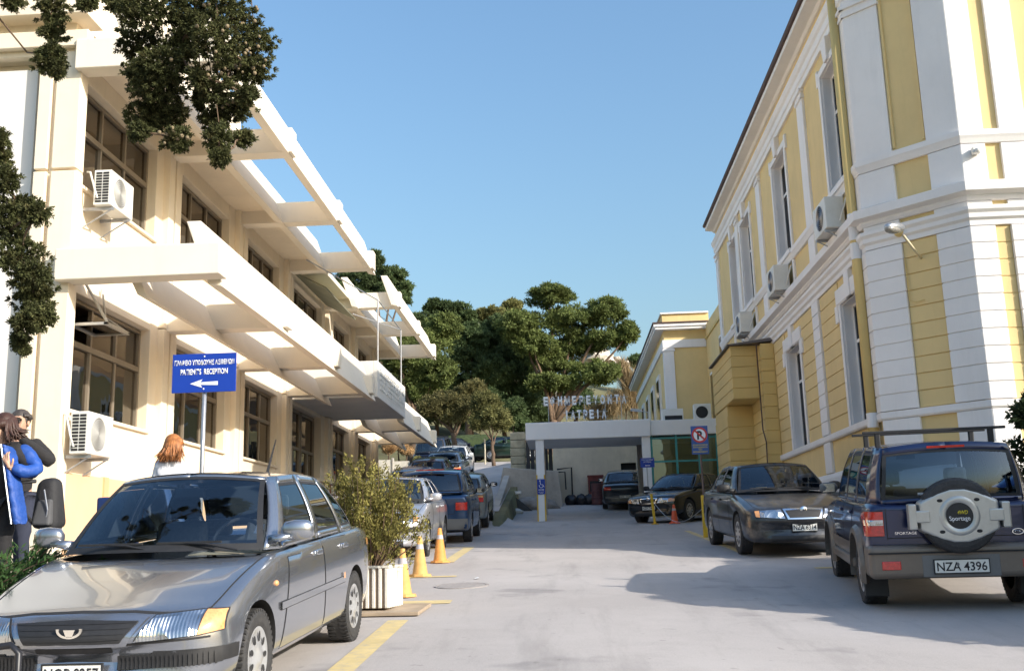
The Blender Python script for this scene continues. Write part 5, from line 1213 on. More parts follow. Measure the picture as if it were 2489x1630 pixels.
for li, (c, rd) in enumerate(lobes):
    n_ = int(60+2600*rd[0]*rd[2]); d, r = shell(n_, 700+li); P.append(np.array(c)+d*np.array(rd)*r.uniform(0, .8, n_)[:, None]); A.append(d)
    n_ *= 4; d, r = shell(n_, 800+li); P.append(np.array(c)+d*np.array(rd)*r.uniform(0, .92, n_)[:, None]); A.append(d)
ncore = 0
P = np.concatenate(P); A = np.concatenate(A)
V, F = cards(P, .0125, .40, A, .6, 5); np_mesh('crown', V, F, cyp, T, True)
mb = MB(); trunk_top = Vector((-6.0, 6.6, 9.5)); limb(mb, (-6.3, 6.2, .4), trunk_top, .24, .08, 3, 8, .04)
for li, (c, rd) in enumerate(lobes):
    if li in (0, 4, 7, 12, 13, 16, 19, 23, 26, 30, 33, 36, 38):
        limb(mb, (c[0]-.5, c[1]+.55, c[2]+2.6 if li < 30 else c[2]+.3), (c[0], c[1]+.06, c[2]), .007, .004, li, 6, .06)
        limb(mb, (-6.05, 6.5, min(9, c[2]+2.9)), (c[0]-.5, c[1]+.55, c[2]+2.6 if li < 30 else c[2]+.3), .012, .007, li, 5, .06)
for i in range(len(lobes)-1):
    if (Vector(lobes[i][0])-Vector(lobes[i+1][0])).length < .5: limb(mb, lobes[i][0], lobes[i+1][0], .010, .006, i, 4, .2)
mb.build('trunk', bark, T, True, smooth=True)
up_l = [((-6.1+random.uniform(-.7, .4), 6.4+random.uniform(-.7, .5), 5.5+k*.32), (.55, .55, .4)) for k in range(12)]
Pu, Au = crown_pts(up_l, 14, 70, .4, 77); V, F = cards(Pu, .05, .4, Au, .8, 6); np_mesh('upper_crown', V, F, cyp, T, True)
cone_m = M('cypress_cone', (.22, .17, .10), .8, var=.25, scale=40, bump=.5, bscale=60)
cme = MB().ball((0, 0, 0), .0145, 8, 6).mesh('seed_cone', cone_m, True); random.seed(5)
for k in range(70):
    li = random.choice([1, 3, 6, 7, 8, 11, 12, 12, 12, 14, 14, 15, 15, 16, 17, 8, 13, 10]); c, rd = lobes[li]; a = random.uniform(0, 2*PI); e = random.uniform(.3, 1.0)
    o = bpy.data.objects.new('seed_cone', cme); link(o, T, True); o.location = (c[0]+rd[0]*e*math.cos(a), c[1]-rd[1]*.85, c[2]+rd[2]*e*math.sin(a)); o.scale = (random.uniform(.8, 1.2),)*3

# juniper in the lower left corner
JN = thing('juniper_shrub', 'spreading bright green juniper at the lower left beside the grey hatchback', 'shrub', (-4.5, 7.9, 1.25))
jm = leafmat('juniper_needles', (.042, .088, .026), .35, .45, .2, 3.0)
P = []; A = []; mb = MB(); random.seed(8)
for k in range(70):
    a = random.uniform(0, 2*PI); b0 = Vector((-4.50+random.uniform(-.5, .5), 7.75+random.uniform(-.4, .4), 1.25)); L = random.uniform(.45, .85)
    dr = Vector((math.cos(a)*.8+.25, math.sin(a)*.55-.15, random.uniform(.45, 1.0))).normalized(); pts = [b0+dr*L*t+Vector((.10*t*t, 0, -.12*t*t)) for t in (0, .25, .5, .75, 1)]
    mb.tube(pts, [.008, .007, .006, .005, .003], 4)
    for q in range(130):
        t = random.uniform(.15, 1.0)*4; i = min(3, int(t)); p = pts[i].lerp(pts[i+1], t-i); w_ = .05*(1.15-t/4.4)
        P.append((p.x+random.gauss(0, w_), p.y+random.gauss(0, w_), p.z+random.gauss(0, w_))); A.append(tuple(dr))
V, F = cards(np.array(P), .030, .22, np.array(A), .7, 9); np_mesh('foliage', V, F, jm, JN, True); mb.build('stems', bark, JN, True)

# planter with its shrub
PX, PY = -2.05, 11.0; pz = g_main(PY)
slab = MB(); slab.box(-.62, .52, -.42, .30, .01, .045); 
so_ = slab.build('plywood_sheet', M('old_plywood', (.36, .28, .20), .85, var=.2, scale=4), None, bevel=.004); so_.location = (PX+.05, PY, pz); so_.rotation_euler = (R(3.8), 0, R(-3)); tag(so_, 'flat weathered board lying under the white planter', 'board')
PL = thing('fluted_planter', 'square white fluted concrete planter between the grey hatchback and the cones', 'planter', (PX, PY, pz+.05), R(-7))
plm = M('planter_white', (.74, .70, .62), .85, var=.08, scale=4, streak=.35, bump=.2, bscale=50, dirt=.25, dirtcol=(.45, .36, .26)); W_ = .265; H_ = .42
MB().box(-W_+.02, W_-.02, -W_+.02, W_-.02, .0, H_-.02).build('box_core', M('planter_groove', (.30, .23, .17), .9, var=.2), PL)
MB().box(-W_, W_, -W_, -W_+.03, H_-.025, H_).box(-W_, W_, W_-.03, W_, H_-.025, H_).box(-W_, -W_+.03, -W_+.03, W_-.03, H_-.025, H_).box(W_-.03, W_, -W_+.03, W_-.03, H_-.025, H_).build('rim', plm, PL)
nr = 8; me_r = MB().box(-.019, .019, -.016, .0, .0, H_-.026).mesh('flute', plm)
for k in range(nr):
    x = -W_+.03+(2*W_-.06)*k/(nr-1)
    for rot in range(4):
        o = bpy.data.objects.new('flute', me_r); link(o, PL); c_, s_ = math.cos(rot*PI/2), math.sin(rot*PI/2); px_, py_ = x, -W_+.018
        o.location = (px_*c_-py_*s_, px_*s_+py_*c_, 0); o.rotation_euler = (0, 0, rot*PI/2)
        b = o.modifiers.new('b', 'BEVEL'); b.width = .008; b.segments = 2
MB().box(-W_+.03, W_-.03, -W_+.03, W_-.03, H_-.05, H_-.03).build('soil', M('potting_soil', (.07, .05, .035), 1, var=.4, scale=20), PL)
TH = thing('thuja_shrub', 'yellow green thuja shrub growing in the white fluted planter', 'shrub', (PX, PY, pz+.44))
tm_ = leafmat('thuja_sprays', (.22, .20, .06), .5, .6, .28, 5.0, .5, (.17, .11, .045)); P = []; A = []; mb = MB(); random.seed(21)
for k in range(66):
    a = random.uniform(0, 2*PI); rr = .54*random.random()**.6; h = random.uniform(.36, 1.12)*(1-.10*(rr/.54)**2)
    top = Vector((PX+.02+math.cos(a)*rr*1.08, PY+math.sin(a)*rr*.9, pz+.48+h)); bot = Vector((PX+math.cos(a)*.05, PY+math.sin(a)*.05, pz+.40)); md = bot.lerp(top, .55)+Vector((math.cos(a)*rr*.22, math.sin(a)*rr*.22, -.03))
    mb.tube([bot, md, top], [.011, .006, .002], 5)
    for q in range(13):
        t = random.uniform(.42, 1.04); sp3 = .080*(1.25-t*.7); c = (bot.lerp(md, t*2) if t < .5 else md.lerp(top, t*2-1))+Vector((random.gauss(0, sp3), random.gauss(0, sp3), random.gauss(0, sp3*.8)))
        for j in range(34): P.append((c.x+random.gauss(0, .019), c.y+random.gauss(0, .019), c.z+random.gauss(0, .030))); A.append((math.cos(a)*.5+random.gauss(0, .3), math.sin(a)*.5+random.gauss(0, .3), .8))
V, F = cards(np.array(P), .0165, .40, np.array(A), .6, 10); np_mesh('foliage', V, F, tm_, TH, True); mb.build('stems', bark, TH, True)

# dark hedge bushes on the right
hm_ = leafmat('laurel_leaves', (.020, .034, .012), .35, .4, .15, 2)
def bush(label, c, rad, n, seed, leaf=.05):
    t = thing('laurel_bush', label, 'bush', (c[0], c[1], g_main(c[1], 4)-.05), 0, 'dark bushes along the right edge')
    P, A = crown_pts([((c[0], c[1], c[2]), rad), ((c[0]+.3, c[1]-.3, c[2]-.5), rad), ((c[0]-.1, c[1]+.2, c[2]-.6), rad)], 34, n, .36, seed)
    V, F = cards(P, leaf, .45, A, .9, seed); np_mesh('foliage', V, F, hm_, t, True)
    mb = MB()
    for k in range(6): limb(mb, (c[0]+random.uniform(-.2, .2), c[1]+random.uniform(-.2, .2), g_main(c[1], 4)-.1), (c[0]+random.uniform(-.5, .5), c[1]+random.uniform(-.5, .5), c[2]+rad[2]*.6), .035, .012, seed+k)
    mb.build('stems', bark, t, True)
bush('dark leafy bush behind the off-road car at the right edge', (6.45, 13.9, 2.72), (.62, .62, .85), 200, 41)
bush('dark leafy bush just outside the right edge beside the off-road car', (6.95, 9.25, 2.75), (.95, 1.0, 1.35), 330, 42, .10)
bush('dark leafy bush nearest the camera on the right verge', (6.75, 7.9, 1.95), (1.0, 1.1, .95), 260, 43, .09)
# ------------------------------------------------------------------ walls and clutter at the back
def solo(o, label, cat, group=None): return tag(o, label, cat, group)
RW = thing('retaining_wall', 'stained concrete retaining block with sloping left edge behind the canopy column', 'wall', (-1.5, 42, 3.2))
MB().hexa([(-2.9, 42, 2.9), (-.12, 42, 2.9), (-.12, 46.5, 2.9), (-2.9, 46.5, 2.9)], [(-2.5, 42.1, 4.78), (-.28, 42.1, 4.56), (-.28, 46.5, 4.6), (-2.5, 46.5, 4.85)]).build('wall', conc, RW, True, bevel=.03)
tag(MB().hexa([(-2.5, 34.2, 2.0), (-2.22, 34.2, 2.0), (-2.22, 44, 3), (-2.5, 44, 3)], [(-2.48, 34.2, 2.75), (-2.24, 34.2, 2.75), (-2.24, 42.05, 4.45), (-2.48, 42.05, 4.45)]).build('ramp_wall', conc, None, bevel=.02), 'grey sloping concrete wall holding the ramp beside the yard', 'wall')
BW = thing('boundary_building', 'low cream building closing the yard behind the canopy', 'building', (2.4, 44, 3.3))
bwm = M('aged_cream_wall', (.60, .53, .42), .85, var=.1, scale=.9, streak=.3, dirt=.4, dirtcol=(.36, .31, .26))
MB().box(-.5, 2.33, 44, 47, 2.9, 6.25).box(2.97, 5.3, 44, 47, 2.9, 6.25).box(2.33, 2.97, 44, 47, 4.94, 6.25).build('wall', bwm, BW, True)
box_obj('door', (2.33, 2.97, 44.25, 44.3, 2.9, 4.94), dark, BW, True)
box_obj('roof_edge', (-.6, 5.4, 43.85, 47, 6.25, 6.37), conc, BW, True)
MB().tube([(-.35, 43.75, 4.74), (.26, 43.75, 4.80), (.26, 43.75, 3.3)], .035, 8).build('pipe', rubber, BW, True); MB().tube([(-.3, 43.7, 4.62), (-.02, 43.7, 4.62), (.0, 43.7, 3.9)], .03, 8).build('pipe', rubber, BW, True)
rc = thing('red_cabinet', 'dark red metal cabinet against the cream wall behind the canopy', 'cabinet', (1.23, 43.75, 3.3))
rm_ = M('rusty_red', (.18, .035, .03), .6, var=.25, scale=5, dirt=.4, dirtcol=(.08, .04, .03))
MB().box(.93, 1.54, 43.5, 43.95, 3.28, 4.38).build('casing', rm_, rc, True, bevel=.01); MB().box(1.0, 1.47, 43.48, 43.5, 3.75, 4.2).build('hatch', dark, rc, True); MB().box(.90, 1.57, 43.45, 43.97, 4.38, 4.44).build('lid', rm_, rc, True)
def lump(name, label, cat, c, rad, mat, seed, nseg=16):
    o = MB().ball((0, 0, 0), rad, nseg, 10).build(name, mat, None, smooth=True); o.location = c; r_ = random.Random(seed)
    for v in o.data.vertices: v.co *= r_.uniform(.85, 1.18)
    return tag(o, label, cat)
bagm = M('black_bag', (.012, .013, .018), .35, var=.2, bump=.6, bscale=8)
for i, (x, lab) in enumerate(((.20, 'black rubbish bag nearest the concrete block'), (.62, 'black rubbish bag in the middle of the row by the cream wall'), (.98, 'black rubbish bag touching the red cabinet'))): lump('rubbish_bag', lab, 'bag', (x, 42.9-.1*i, g_main(42.9)+.16), (.26, .24, .24), bagm, i); 
brl = [(1.28, 42.4, 'maroon barrel in front of the red cabinet', M('maroon_drum', (.13, .05, .05), .6, var=.2)), (1.75, 42.5, 'dark blue barrel left of the dark sedan', M('blue_drum', (.02, .035, .10), .5, var=.2))]
for x, y, lab, mt in brl:
    t = thing('barrel', lab, 'barrel', (x, y, g_main(y)))
    MB().lathe([(0, 0), (.26, 0), (.27, .03), (.26, .25), (.275, .27), (.26, .29), (.26, .52), (.275, .54), (.26, .56), (.27, .8), (.25, .82), (0, .80)], 20).build('drum', mt, t, smooth=False); MB().lathe([(.275, .80), (.28, .83), (.265, .84), (.255, .82)], 20).build('rim', mt, t)
lump('rubble_heap', 'heap of grey sand and rubble at the foot of the concrete block', 'heap', (-1.35, 41.2, g_main(41.2)), (1.0, .7, .42), M('rubble_grey', (.24, .22, .20), .95, var=.3, scale=4, bump=.8, bscale=10), 5, 20)
dm_ = M('wet_board', (.05, .05, .05), .6, var=.3)
o = MB().hexa([(-.05, -.3, 0), (.75, -.3, 0), (.75, .3, 0), (-.05, .3, 0)], [(-.05, -.3, .62), (.02, -.3, .62), (.02, .3, .62), (-.05, .3, .62)]).build('concrete_offcut', dm_, None); o.location = (-2.05, 40.3, g_main(40.3)-.02); tag(o, 'dark triangular offcut standing left of the rubble heap', 'debris')
o = MB().box(-.14, .14, -.1, .1, 0, .12).build('white_bucket', plastic_w, None, bevel=.03); o.location = (-1.85, 40.3, g_main(40.3)+.62); tag(o, 'small white tub resting on the dark triangular offcut', 'tub')
for k, (x, y, c_, lab) in enumerate(((-2.25, 38.6, (.09, .13, .13), 'crumpled teal sheet lying left of the rubble'), (-1.95, 38.9, (.55, .55, .52), 'crumpled white sheet beside the teal one'))): lump('crumpled_sheet', lab, 'sheet', (x, y, g_main(y)+.05), (.36, .25, .13), M('sheet_%s' % 'ab'[k], c_, .8, var=.2), 9+k)
sp_ = thing('stone_pillar', 'weathered yellowish stone gate pillar at the top right of the ramp', 'pillar', (-2.1, 47, 5))
stm = M('yellow_stone', (.42, .36, .25), .95, var=.25, scale=3, bump=.5, bscale=8, streak=.4)
for k in range(5): MB().box(-2.44+.01*(k % 2), -1.75-.01*(k % 2), 46.8, 47.5, 4.9+k*.36, 4.9+k*.36+.345).build('stone', stm, sp_, True, bevel=.03)
fe = thing('dark_hoarding', 'dark sheet metal hoarding between the stone pillar and the canopy', 'fence', (-1.2, 46.6, 4.6))
for k in range(7): MB().box(-1.72+k*.2, -1.55+k*.2, 46.6, 46.64, 4.5, 6.5+.12*math.sin(k*2)).build('panel', M('hoarding_sheet', (.035, .03, .03), .7, var=.3), fe, True)
gw = thing('garden_wall', 'low whitewashed wall past the end of the clinic', 'wall', (-7.4, 42.1, 3.9))
MB().box(-12, -7.0, 42, 42.3, 3.4, 5.22).box(-6.95, -6.3, 42, 42.3, 3.4, 5.15).build('wall', M('whitewash', (.72, .68, .60), .9, var=.08, streak=.3), gw, True); MB().box(-7.0, -6.95, 41.97, 42.3, 3.4, 5.3).build('joint_post', conc, gw, True)
pm_ = M('pale_post', (.50, .44, .34), .9, var=.2)
for i, (px_, y0, y1, Y, lab) in enumerate(((1179, 1065, 1124, 58, 'taller of two pale stakes at the road end'), (1199, 1092, 1124, 58, 'shorter of two pale stakes at the road end'))):
    a, b = at(px_, y1, Y), at(px_, y0, Y); o = MB().tube([(0, 0, -.3), (.01, 0, (b-a).z*.5), (0, 0, (b-a).z)], [.05, .045, .04], 7).build('wooden_stake', pm_, None); o.location = a; tag(o, lab, 'stake')
hd = lump('hedge', 'clipped dark green hedge on the grassy slope behind the stakes', 'hedge', at(1140, 1082, 66), (3.2, .6, .6), M('hedge_green', (.035, .055, .018), .9, var=.5, scale=4, bump=1, bscale=10), 4, 40)
WH = thing('white_house', 'distant white house glimpsed between the rooftop letters and the pine trunk', 'house', (1.4, 92, 12))
a, b = at(1318, 958, 92), at(1412, 1030, 92)
MB().box(a.x, b.x, 92, 97, b.z-2, a.z).build('wall', M('far_white', (.66, .64, .60), .9), WH, True)
for k in range(3): MB().box(a.x+.5+k*1.1, a.x+1.1+k*1.1, 91.95, 92.02, a.z-1.7, a.z-.7).build('window', M('far_window', (.28, .30, .33), .4), WH, True)
MB().box(a.x-.2, b.x+.2, 91.8, 97, a.z, a.z+.2).build('roof', conc, WH, True)

# ------------------------------------------------------------------ air conditioners
def ac(label, x, y0, y1, z0, z1, d, face, vents=True, group='air conditioners'):
    """face +1: front looks to +x (left building), -1: front looks to -x; x = wall-side plane"""
    t = thing('air_conditioner', label, 'air conditioner', (x, (y0+y1)/2, z0), 0, group); xf = x+face*d
    MB().box(x, xf, y0, y1, z0, z1).build('casing', plastic_w, t, True, bevel=.015)
    c = (y0+(y1-y0)*(.40 if face > 0 else .45), (z0+z1)/2); r = (z1-z0)*.40
    f = MB(); f.lathe([(0, 0), (r, 0)], 28, 'X', (xf+face*.004, c[0], c[1])); fo = f.build('fan_opening', plastic_g if face > 0 else dark, t, True)
    for k in range(7):
        rr = r*(k+1)/7; q = MB(); q.lathe([(rr+.004*math.cos(a), .004*math.sin(a)) for a in [2*PI*i/4 for i in range(4)]], 28, 'X', (xf+face*.012, c[0], c[1]), closed=True); q.build('fan_guard', plastic_w if face > 0 else steel, fo, True)
    if vents:
        vm = MB().box(-d*.17, d*.17, -.002, .002, -(z1-z0)*.028, (z1-z0)*.028).mesh('vent_slot', dark)
        for k in range(11):
            for s_ in (.30, .70):
                o = bpy.data.objects.new('vent_slot', vm); link(o, t, True); o.location = (x+face*d*s_, y0-.003, z0+(z1-z0)*(.10+.08*k))
    for y in (y0+.12, y1-.12): MB().box(x-face*.2, xf, y-.02, y+.02, z0-.05, z0-.005).tube([(x-face*.18, y, z0-.30), (xf-face*.03, y, z0-.04)], .012, 5).build('bracket', steel, t, True)
    MB().tube([(x+face*d*.3, y0-.03, z0+.1), (x+face*d*.2, y0-.07, z0+.22), (x-face*.04, y0-.05, z1-.05), (x-face*.12, y0+.02, z1-.02)], .016, 6).build('hose', plastic_w, t, True)
    return t
ac('white air conditioner under the clinic upper floor corner window', -7.0, 14.72, 15.55, 6.86, 7.42, .27, 1)
ac('white air conditioner under the clinic ground floor corner window', -7.05, 14.5, 15.32, 3.08, 3.69, .27, 1)
ac('large air conditioner nearest the corner on the yellow facade', 5.12, 17.95, 18.85, 6.99, 7.56, .34, -1, False)
ac('middle air conditioner on the yellow facade', 5.10, 22.55, 23.4, 6.99, 7.56, .34, -1, False)
ac('farthest of the three air conditioners on the yellow facade', 5.10, 27.15, 28.0, 6.99, 7.54, .34, -1, False)
for x0, x1, z1, lab, fan in ((4.52, 5.10, 6.28, 'boxy air conditioner with round fan on the lobby roof', True), (3.42, 4.14, 6.14, 'low wide air conditioner on the lobby roof', False)):
    t = thing('roof_unit', lab, 'air conditioner', ((x0+x1)/2, 36.2, 5.66)); MB().box(x0, x1, 36, 36.4, 5.69, z1).build('casing', plastic_w, t, True, bevel=.015)
    if fan: MB().lathe([(0, 0), (.21, 0)], 24, 'Y', (x0+.26, 35.992, (5.69+z1)/2)).build('fan_opening', dark, t, True)
    else: MB().box(x0+.08, x1-.04, 35.985, 35.995, 5.74, 5.90).build('louvre', dark, t, True)
    MB().box(x0+.05, x0+.12, 36, 36.4, 5.655, 5.69).box(x1-.12, x1-.05, 36, 36.4, 5.655, 5.69).build('foot', steel, t, True)
# wall lamp on the canted corner
WL = thing('wall_lamp', 'cobra head street lamp on an arm fixed to the canted yellow corner', 'lamp', (5.80, 16.42, 6.1))
MB().tube([(5.83, 16.43, 5.95), (5.70, 16.28, 6.02), (5.42, 15.95, 6.20)], .022, 8).build('arm', M('cream_metal', (.62, .54, .36), .5, var=.1), WL, True, smooth=True)
hd_ = MB(); hd_.ball((0, 0, 0), (.30, .11, .085), 20, 12); o = hd_.build('lamp_housing', M('lamp_alu', (.50, .52, .55), .3, .8, var=.1), WL, True, smooth=True); o.location = (5.22, 15.72, 6.27); o.rotation_euler = (0, R(-8), R(49))
o = MB().ball((0, 0, 0), (.22, .095, .07), 18, 10).build('lens', M('lamp_lens', (.30, .29, .27), .25, .1, var=.3, scale=20), WL, True, smooth=True); o.location = (5.17, 15.66, 6.225); o.rotation_euler = (0, R(-8), R(49))
MB().tube([(5.62, 16.60, 6.0), (5.62, 16.58, 5.3), (5.7, 16.5, 5.25), (5.8, 16.42, 5.27)], .008, 5).build('cable', yellow_d, WL, True)
jb = MB().lathe([(0, .09), (.07, .085), (.08, .06), (.08, 0)], 18, 'X', (0, 0, 0)).build('junction_box', yellow_d, None, smooth=True); jb.location = (5.60, 16.62, 6.45); jb.rotation_euler = (0, 0, R(225)); tag(jb, 'round yellow junction box beside the wall lamp', 'junction box')
sc_ = MB().box(-.06, .06, -.10, .0, -.05, .05).ball((0, -.12, -.02), .045, 10, 8).build('alarm_box', plastic_w, None, bevel=.01); sc_.location = (6.60, 15.80, 7.47); tag(sc_, 'small white alarm box on the sunlit white pilaster', 'alarm')

# ------------------------------------------------------------------ signs
SP = thing('reception_sign', 'blue patients reception sign with white arrow on a grey pole behind the grey hatchback', 'sign', (-4.235, 12.0, 1.25))
MB().tube([(-4.25, 12.03, 1.25), (-4.235, 12.03, 3.94)], .026, 12).build('pole', steel, SP, True, smooth=True)
bd = MB().box(-4.62, -3.85, 11.985, 12.0, 3.50, 3.965).build('board', signblue, SP, True, bevel=.004)
fy = 11.983
lettering('lettering', 'ΓΡΑΦΕΙΟ ΥΠΟΔΟΧΗΣ ΑΣΘΕΝΩΝ', .062, signwhite, bd, (-4.235, fy, 3.83), (1, 0, 0), (0, 0, 1), .001, .025, .72, True)
lettering('lettering', "PATIENT'S  RECEPTION", .068, signwhite, bd, (-4.235, fy, 3.715), (1, 0, 0), (0, 0, 1), .001, .03, .57, True)
ar = [(-4.40, 3.605), (-4.25, 3.655), (-4.275, 3.62), (-4.065, 3.628), (-4.065, 3.58), (-4.275, 3.59), (-4.25, 3.555)]
MB().prism([(x, fy, z) for x, z in ar], [(x, fy-.001, z) for x, z in ar]).build('arrow', signwhite, bd, True, fix=True)
for z in (3.93, 3.54): MB().ball((-4.235, fy, z), (.010, .006, .010), 8, 6).build('bolt', signwhite, bd, True)
IB = thing('information_board', 'dark blue board with yellow figures leaning at the pavement behind the grey hatchback', 'board', (-5.5, 12.5, 1.25))
MB().box(-5.70, -5.16, 12.5, 12.56, 1.30, 2.34).build('panel', M('board_navy', (.01, .025, .10), .4), IB, True, bevel=.03)
for q in ((-5.62, -5.50, 1.62, 1.66), (-5.54, -5.50, 1.66, 1.95), (-5.42, -5.38, 1.6, 2.1), (-5.34, -5.22, 1.72, 1.80)): MB().box(q[0], q[1], 12.495, 12.5, q[2], q[3]).build('yellow_mark', yel_ink, IB, True)
def disc(mb, c, r0, r1, y, n=32):
    vs = [];
    for k in range(n): a = 2*PI*k/n; vs += [(c[0]+r0*math.cos(a), y, c[1]+r0*math.sin(a)), (c[0]+r1*math.cos(a), y, c[1]+r1*math.sin(a))]
    return mb.add(vs, [(2*k, 2*k+1, (2*k+3) % (2*n), (2*k+2) % (2*n)) for k in range(n)])
NPx, NPy = 2.825, 21.9; gzn = g_main(NPy, 3)
NS = thing('no_parking_sign', 'no parking sign with crossed out letter on a blue panel above a yellow post', 'sign', (NPx, NPy, gzn))
MB().tube([(NPx+.02, NPy+.03, gzn), (NPx, NPy+.03, 3.95)], .022, 10).build('pole', M('rusty_pole', (.16, .12, .11), .7, .3, var=.3), NS, True)
MB().box(NPx-.045, NPx+.045, NPy-.02, NPy+.075, gzn, gzn+.86).build('yellow_post', yelpaint, NS, True, bevel=.006)
b2 = MB().box(2.65, 3.0, 21.885, 21.9, 3.39, 3.98).build('board', M('sign_mid_blue', (.03, .09, .33), .4), NS, True, bevel=.003)
cc = (2.825, 3.79); disc(MB(), cc, 0.0, .125, 21.882).build('disc', signwhite, b2, True); disc(MB(), cc, .125, .162, 21.881).build('red_ring', red_m, b2, True)
lettering('lettering', 'P', .17, black_ink, b2, (2.825, 21.880, 3.705), (1, 0, 0), (0, 0, 1), .001, .04, .105, True)
sl = MB(); d_ = Vector((.72, 0, -.70)); n_ = Vector((.70, 0, .72)); c0 = Vector((cc[0], 21.877, cc[1])); sl.add([c0-d_*.14-n_*.017, c0+d_*.14-n_*.017, c0+d_*.14+n_*.017, c0-d_*.14+n_*.017], [(0, 1, 2, 3)]); sl.build('red_bar', red_m, b2, True)
for k, tx in enumerate(('ΕΞΑΙΡΟΥΝΤΑΙ', 'ΑΥΤΟΚΙΝΗΤΑ', 'ΤΟΥ', 'ΝΟΣΟΚΟΜΕΙΟΥ')): lettering('lettering', tx, .030, yel_ink, b2, (2.825, 21.882, 3.567-k*.047), (1, 0, 0), (0, 0, 1), .001, .02, .30 if k != 2 else .08, True)
B1 = thing('yellow_bollard', 'thin yellow steel post standing in front of the black sedan', 'bollard', (2.42, 29.4, g_main(29.4)))
MB().tube([(0, 0, 0), (-.06, 0, .84)], .038, 10).build('post', yelpaint, B1); MB().lathe([(0, 0), (.10, 0), (.10, .02), (.04, .025)], 14).build('foot_plate', yelpaint, B1)
ch = MB(); pts = [Vector((2.40, 29.4, g_main(29.4)+.62)).lerp(Vector((2.83, 21.95, gzn+.62)), k/16)+Vector((0, 0, -.42*math.sin(PI*k/16))) for k in range(17)]
tag(ch.tube(pts, .008, 5).build('chain', steel, None), 'sagging chain between the yellow bollard and the no parking post', 'chain')
SB = thing('small_blue_sign', 'small blue direction sign on a thin pole by the lobby column', 'sign', (2.56, 33, g_main(33)))
MB().tube([(2.57, 33.02, g_main(33)), (2.56, 33.02, 4.2)], .014, 8).build('pole', steel, SB, True); b3 = MB().box(2.36, 2.80, 32.99, 33.0, 3.94, 4.235).build('board', signblue, SB, True)
for k, tx in enumerate(('ΠΡΟΣ ΕΞΩΤΕΡΙΚΑ', 'ΙΑΤΡΕΙΑ')): lettering('lettering', tx, .042, signwhite, b3, (2.58, 32.987, 4.155-k*.065), (1, 0, 0), (0, 0, 1), .001, .01, .36-.12*k, True)
MB().prism([(x, 32.987, z) for x, z in ((2.50, 4.00), (2.54, 4.02), (2.54, 4.008), (2.66, 4.008), (2.66, 3.992), (2.54, 3.992), (2.54, 3.98))], [(x, 32.985, z) for x, z in ((2.50, 4.00), (2.54, 4.02), (2.54, 4.008), (2.66, 4.008), (2.66, 3.992), (2.54, 3.992), (2.54, 3.98))]).build('arrow', signwhite, b3, True, fix=True)
DS = thing('disabled_sign', 'blue wheelchair access sign on the left canopy column', 'sign', (-.82, 35.03, 3.3))
MB().box(-.96, -.69, 35.025, 35.038, 3.31, 3.81).build('board', signblue, DS, True); y_ = 35.022
wc = MB(); disc(wc, (-.86, 3.755), 0, .022, y_, 14); wc.build('symbol_head', signwhite, DS, True)
MB().tube([(-.855, y_, 3.72), (-.84, y_, 3.63), (-.77, y_, 3.625), (-.735, y_, 3.555), (-.715, y_, 3.56)], .011, 5).build('symbol_body', signwhite, DS, True)
MB().tube([(-.855+.0*math.cos(t)+(-.825+.855)+.062*math.cos(t), y_, 3.59+.062*math.sin(t)) for t in [R(150+k*21) for k in range(11)]], .009, 5).build('symbol_wheel', signwhite, DS, True)
MB().prism([(x, y_, z) for x, z in ((-.92, 3.47), (-.77, 3.47), (-.77, 3.49), (-.73, 3.46), (-.77, 3.43), (-.77, 3.45), (-.92, 3.45))], [(x, y_-.002, z) for x, z in ((-.92, 3.47), (-.77, 3.47), (-.77, 3.49), (-.73, 3.46), (-.77, 3.43), (-.77, 3.45), (-.92, 3.45))]).build('arrow', signwhite, DS, True, fix=True)
for k in range(2): lettering('lettering', ('ΕΙΣΟΔΟΣ', 'ΑΜΕΑ')[k], .028, signwhite, DS, (-.825, y_, 3.375-k*.04), (1, 0, 0), (0, 0, 1), .001, .0, .18-.06*k, True)
FL = thing('flood_light', 'small grey flood light on a bracket at the right end of the canopy roof', 'lamp', (2.55, 35.6, 5.7))
MB().tube([(2.9, 35.6, 5.70), (2.9, 35.6, 6.0), (2.62, 35.6, 6.06)], .015, 6).build('bracket', steel, FL, True); o = MB().box(-.19, .19, -.10, .10, -.035, .035).build('housing', steel, FL, True, bevel=.01); o.location = (2.5, 35.6, 6.08); o.rotation_euler = (0, R(8), 0)

# ------------------------------------------------------------------ traffic cones
def cone(label, x, y, col, h=.55, ml='old'):
    t = thing('traffic_cone', label, 'traffic cone', (x, y, g_main(y, x)), 0, 'traffic cones'); b = .155
    m = MB(); n = 8; m.prism([(b*1.05*math.cos(2*PI*(k+.5)/n)*1.04, b*1.05*math.sin(2*PI*(k+.5)/n)*1.04, 0) for k in range(n)], [(b*math.cos(2*PI*(k+.5)/n), b*math.sin(2*PI*(k+.5)/n), .035) for k in range(n)]); m.build('base', col, t, bevel=.006, fix=True)
    MB().lathe([(.115, .035), (.105, .05), (.030, h-.01), (.022, h), (.016, h), (.014, h-.03)], 24).build('cone_body', col, t, smooth=True)
    a, c = .68*h, .80*h; f = lambda z: .105+(.030-.105)*(z-.05)/(h-.06)+.002
    MB().lathe([(f(a), a), (f(c), c)], 24).build('reflective_band', M('faded_band', (.45, .42, .44), .6, var=.15), t, smooth=True)
    return t
old = M('faded_orange', (.62, .33, .10), .7, var=.2, scale=8, dirt=.4, dirtcol=(.45, .30, .16)); old2 = M('worn_orange', (.66, .27, .06), .65, var=.15, scale=8, dirt=.3, dirtcol=(.4, .25, .12)); new = M('bright_orange', (.72, .10, .03), .5, var=.08)
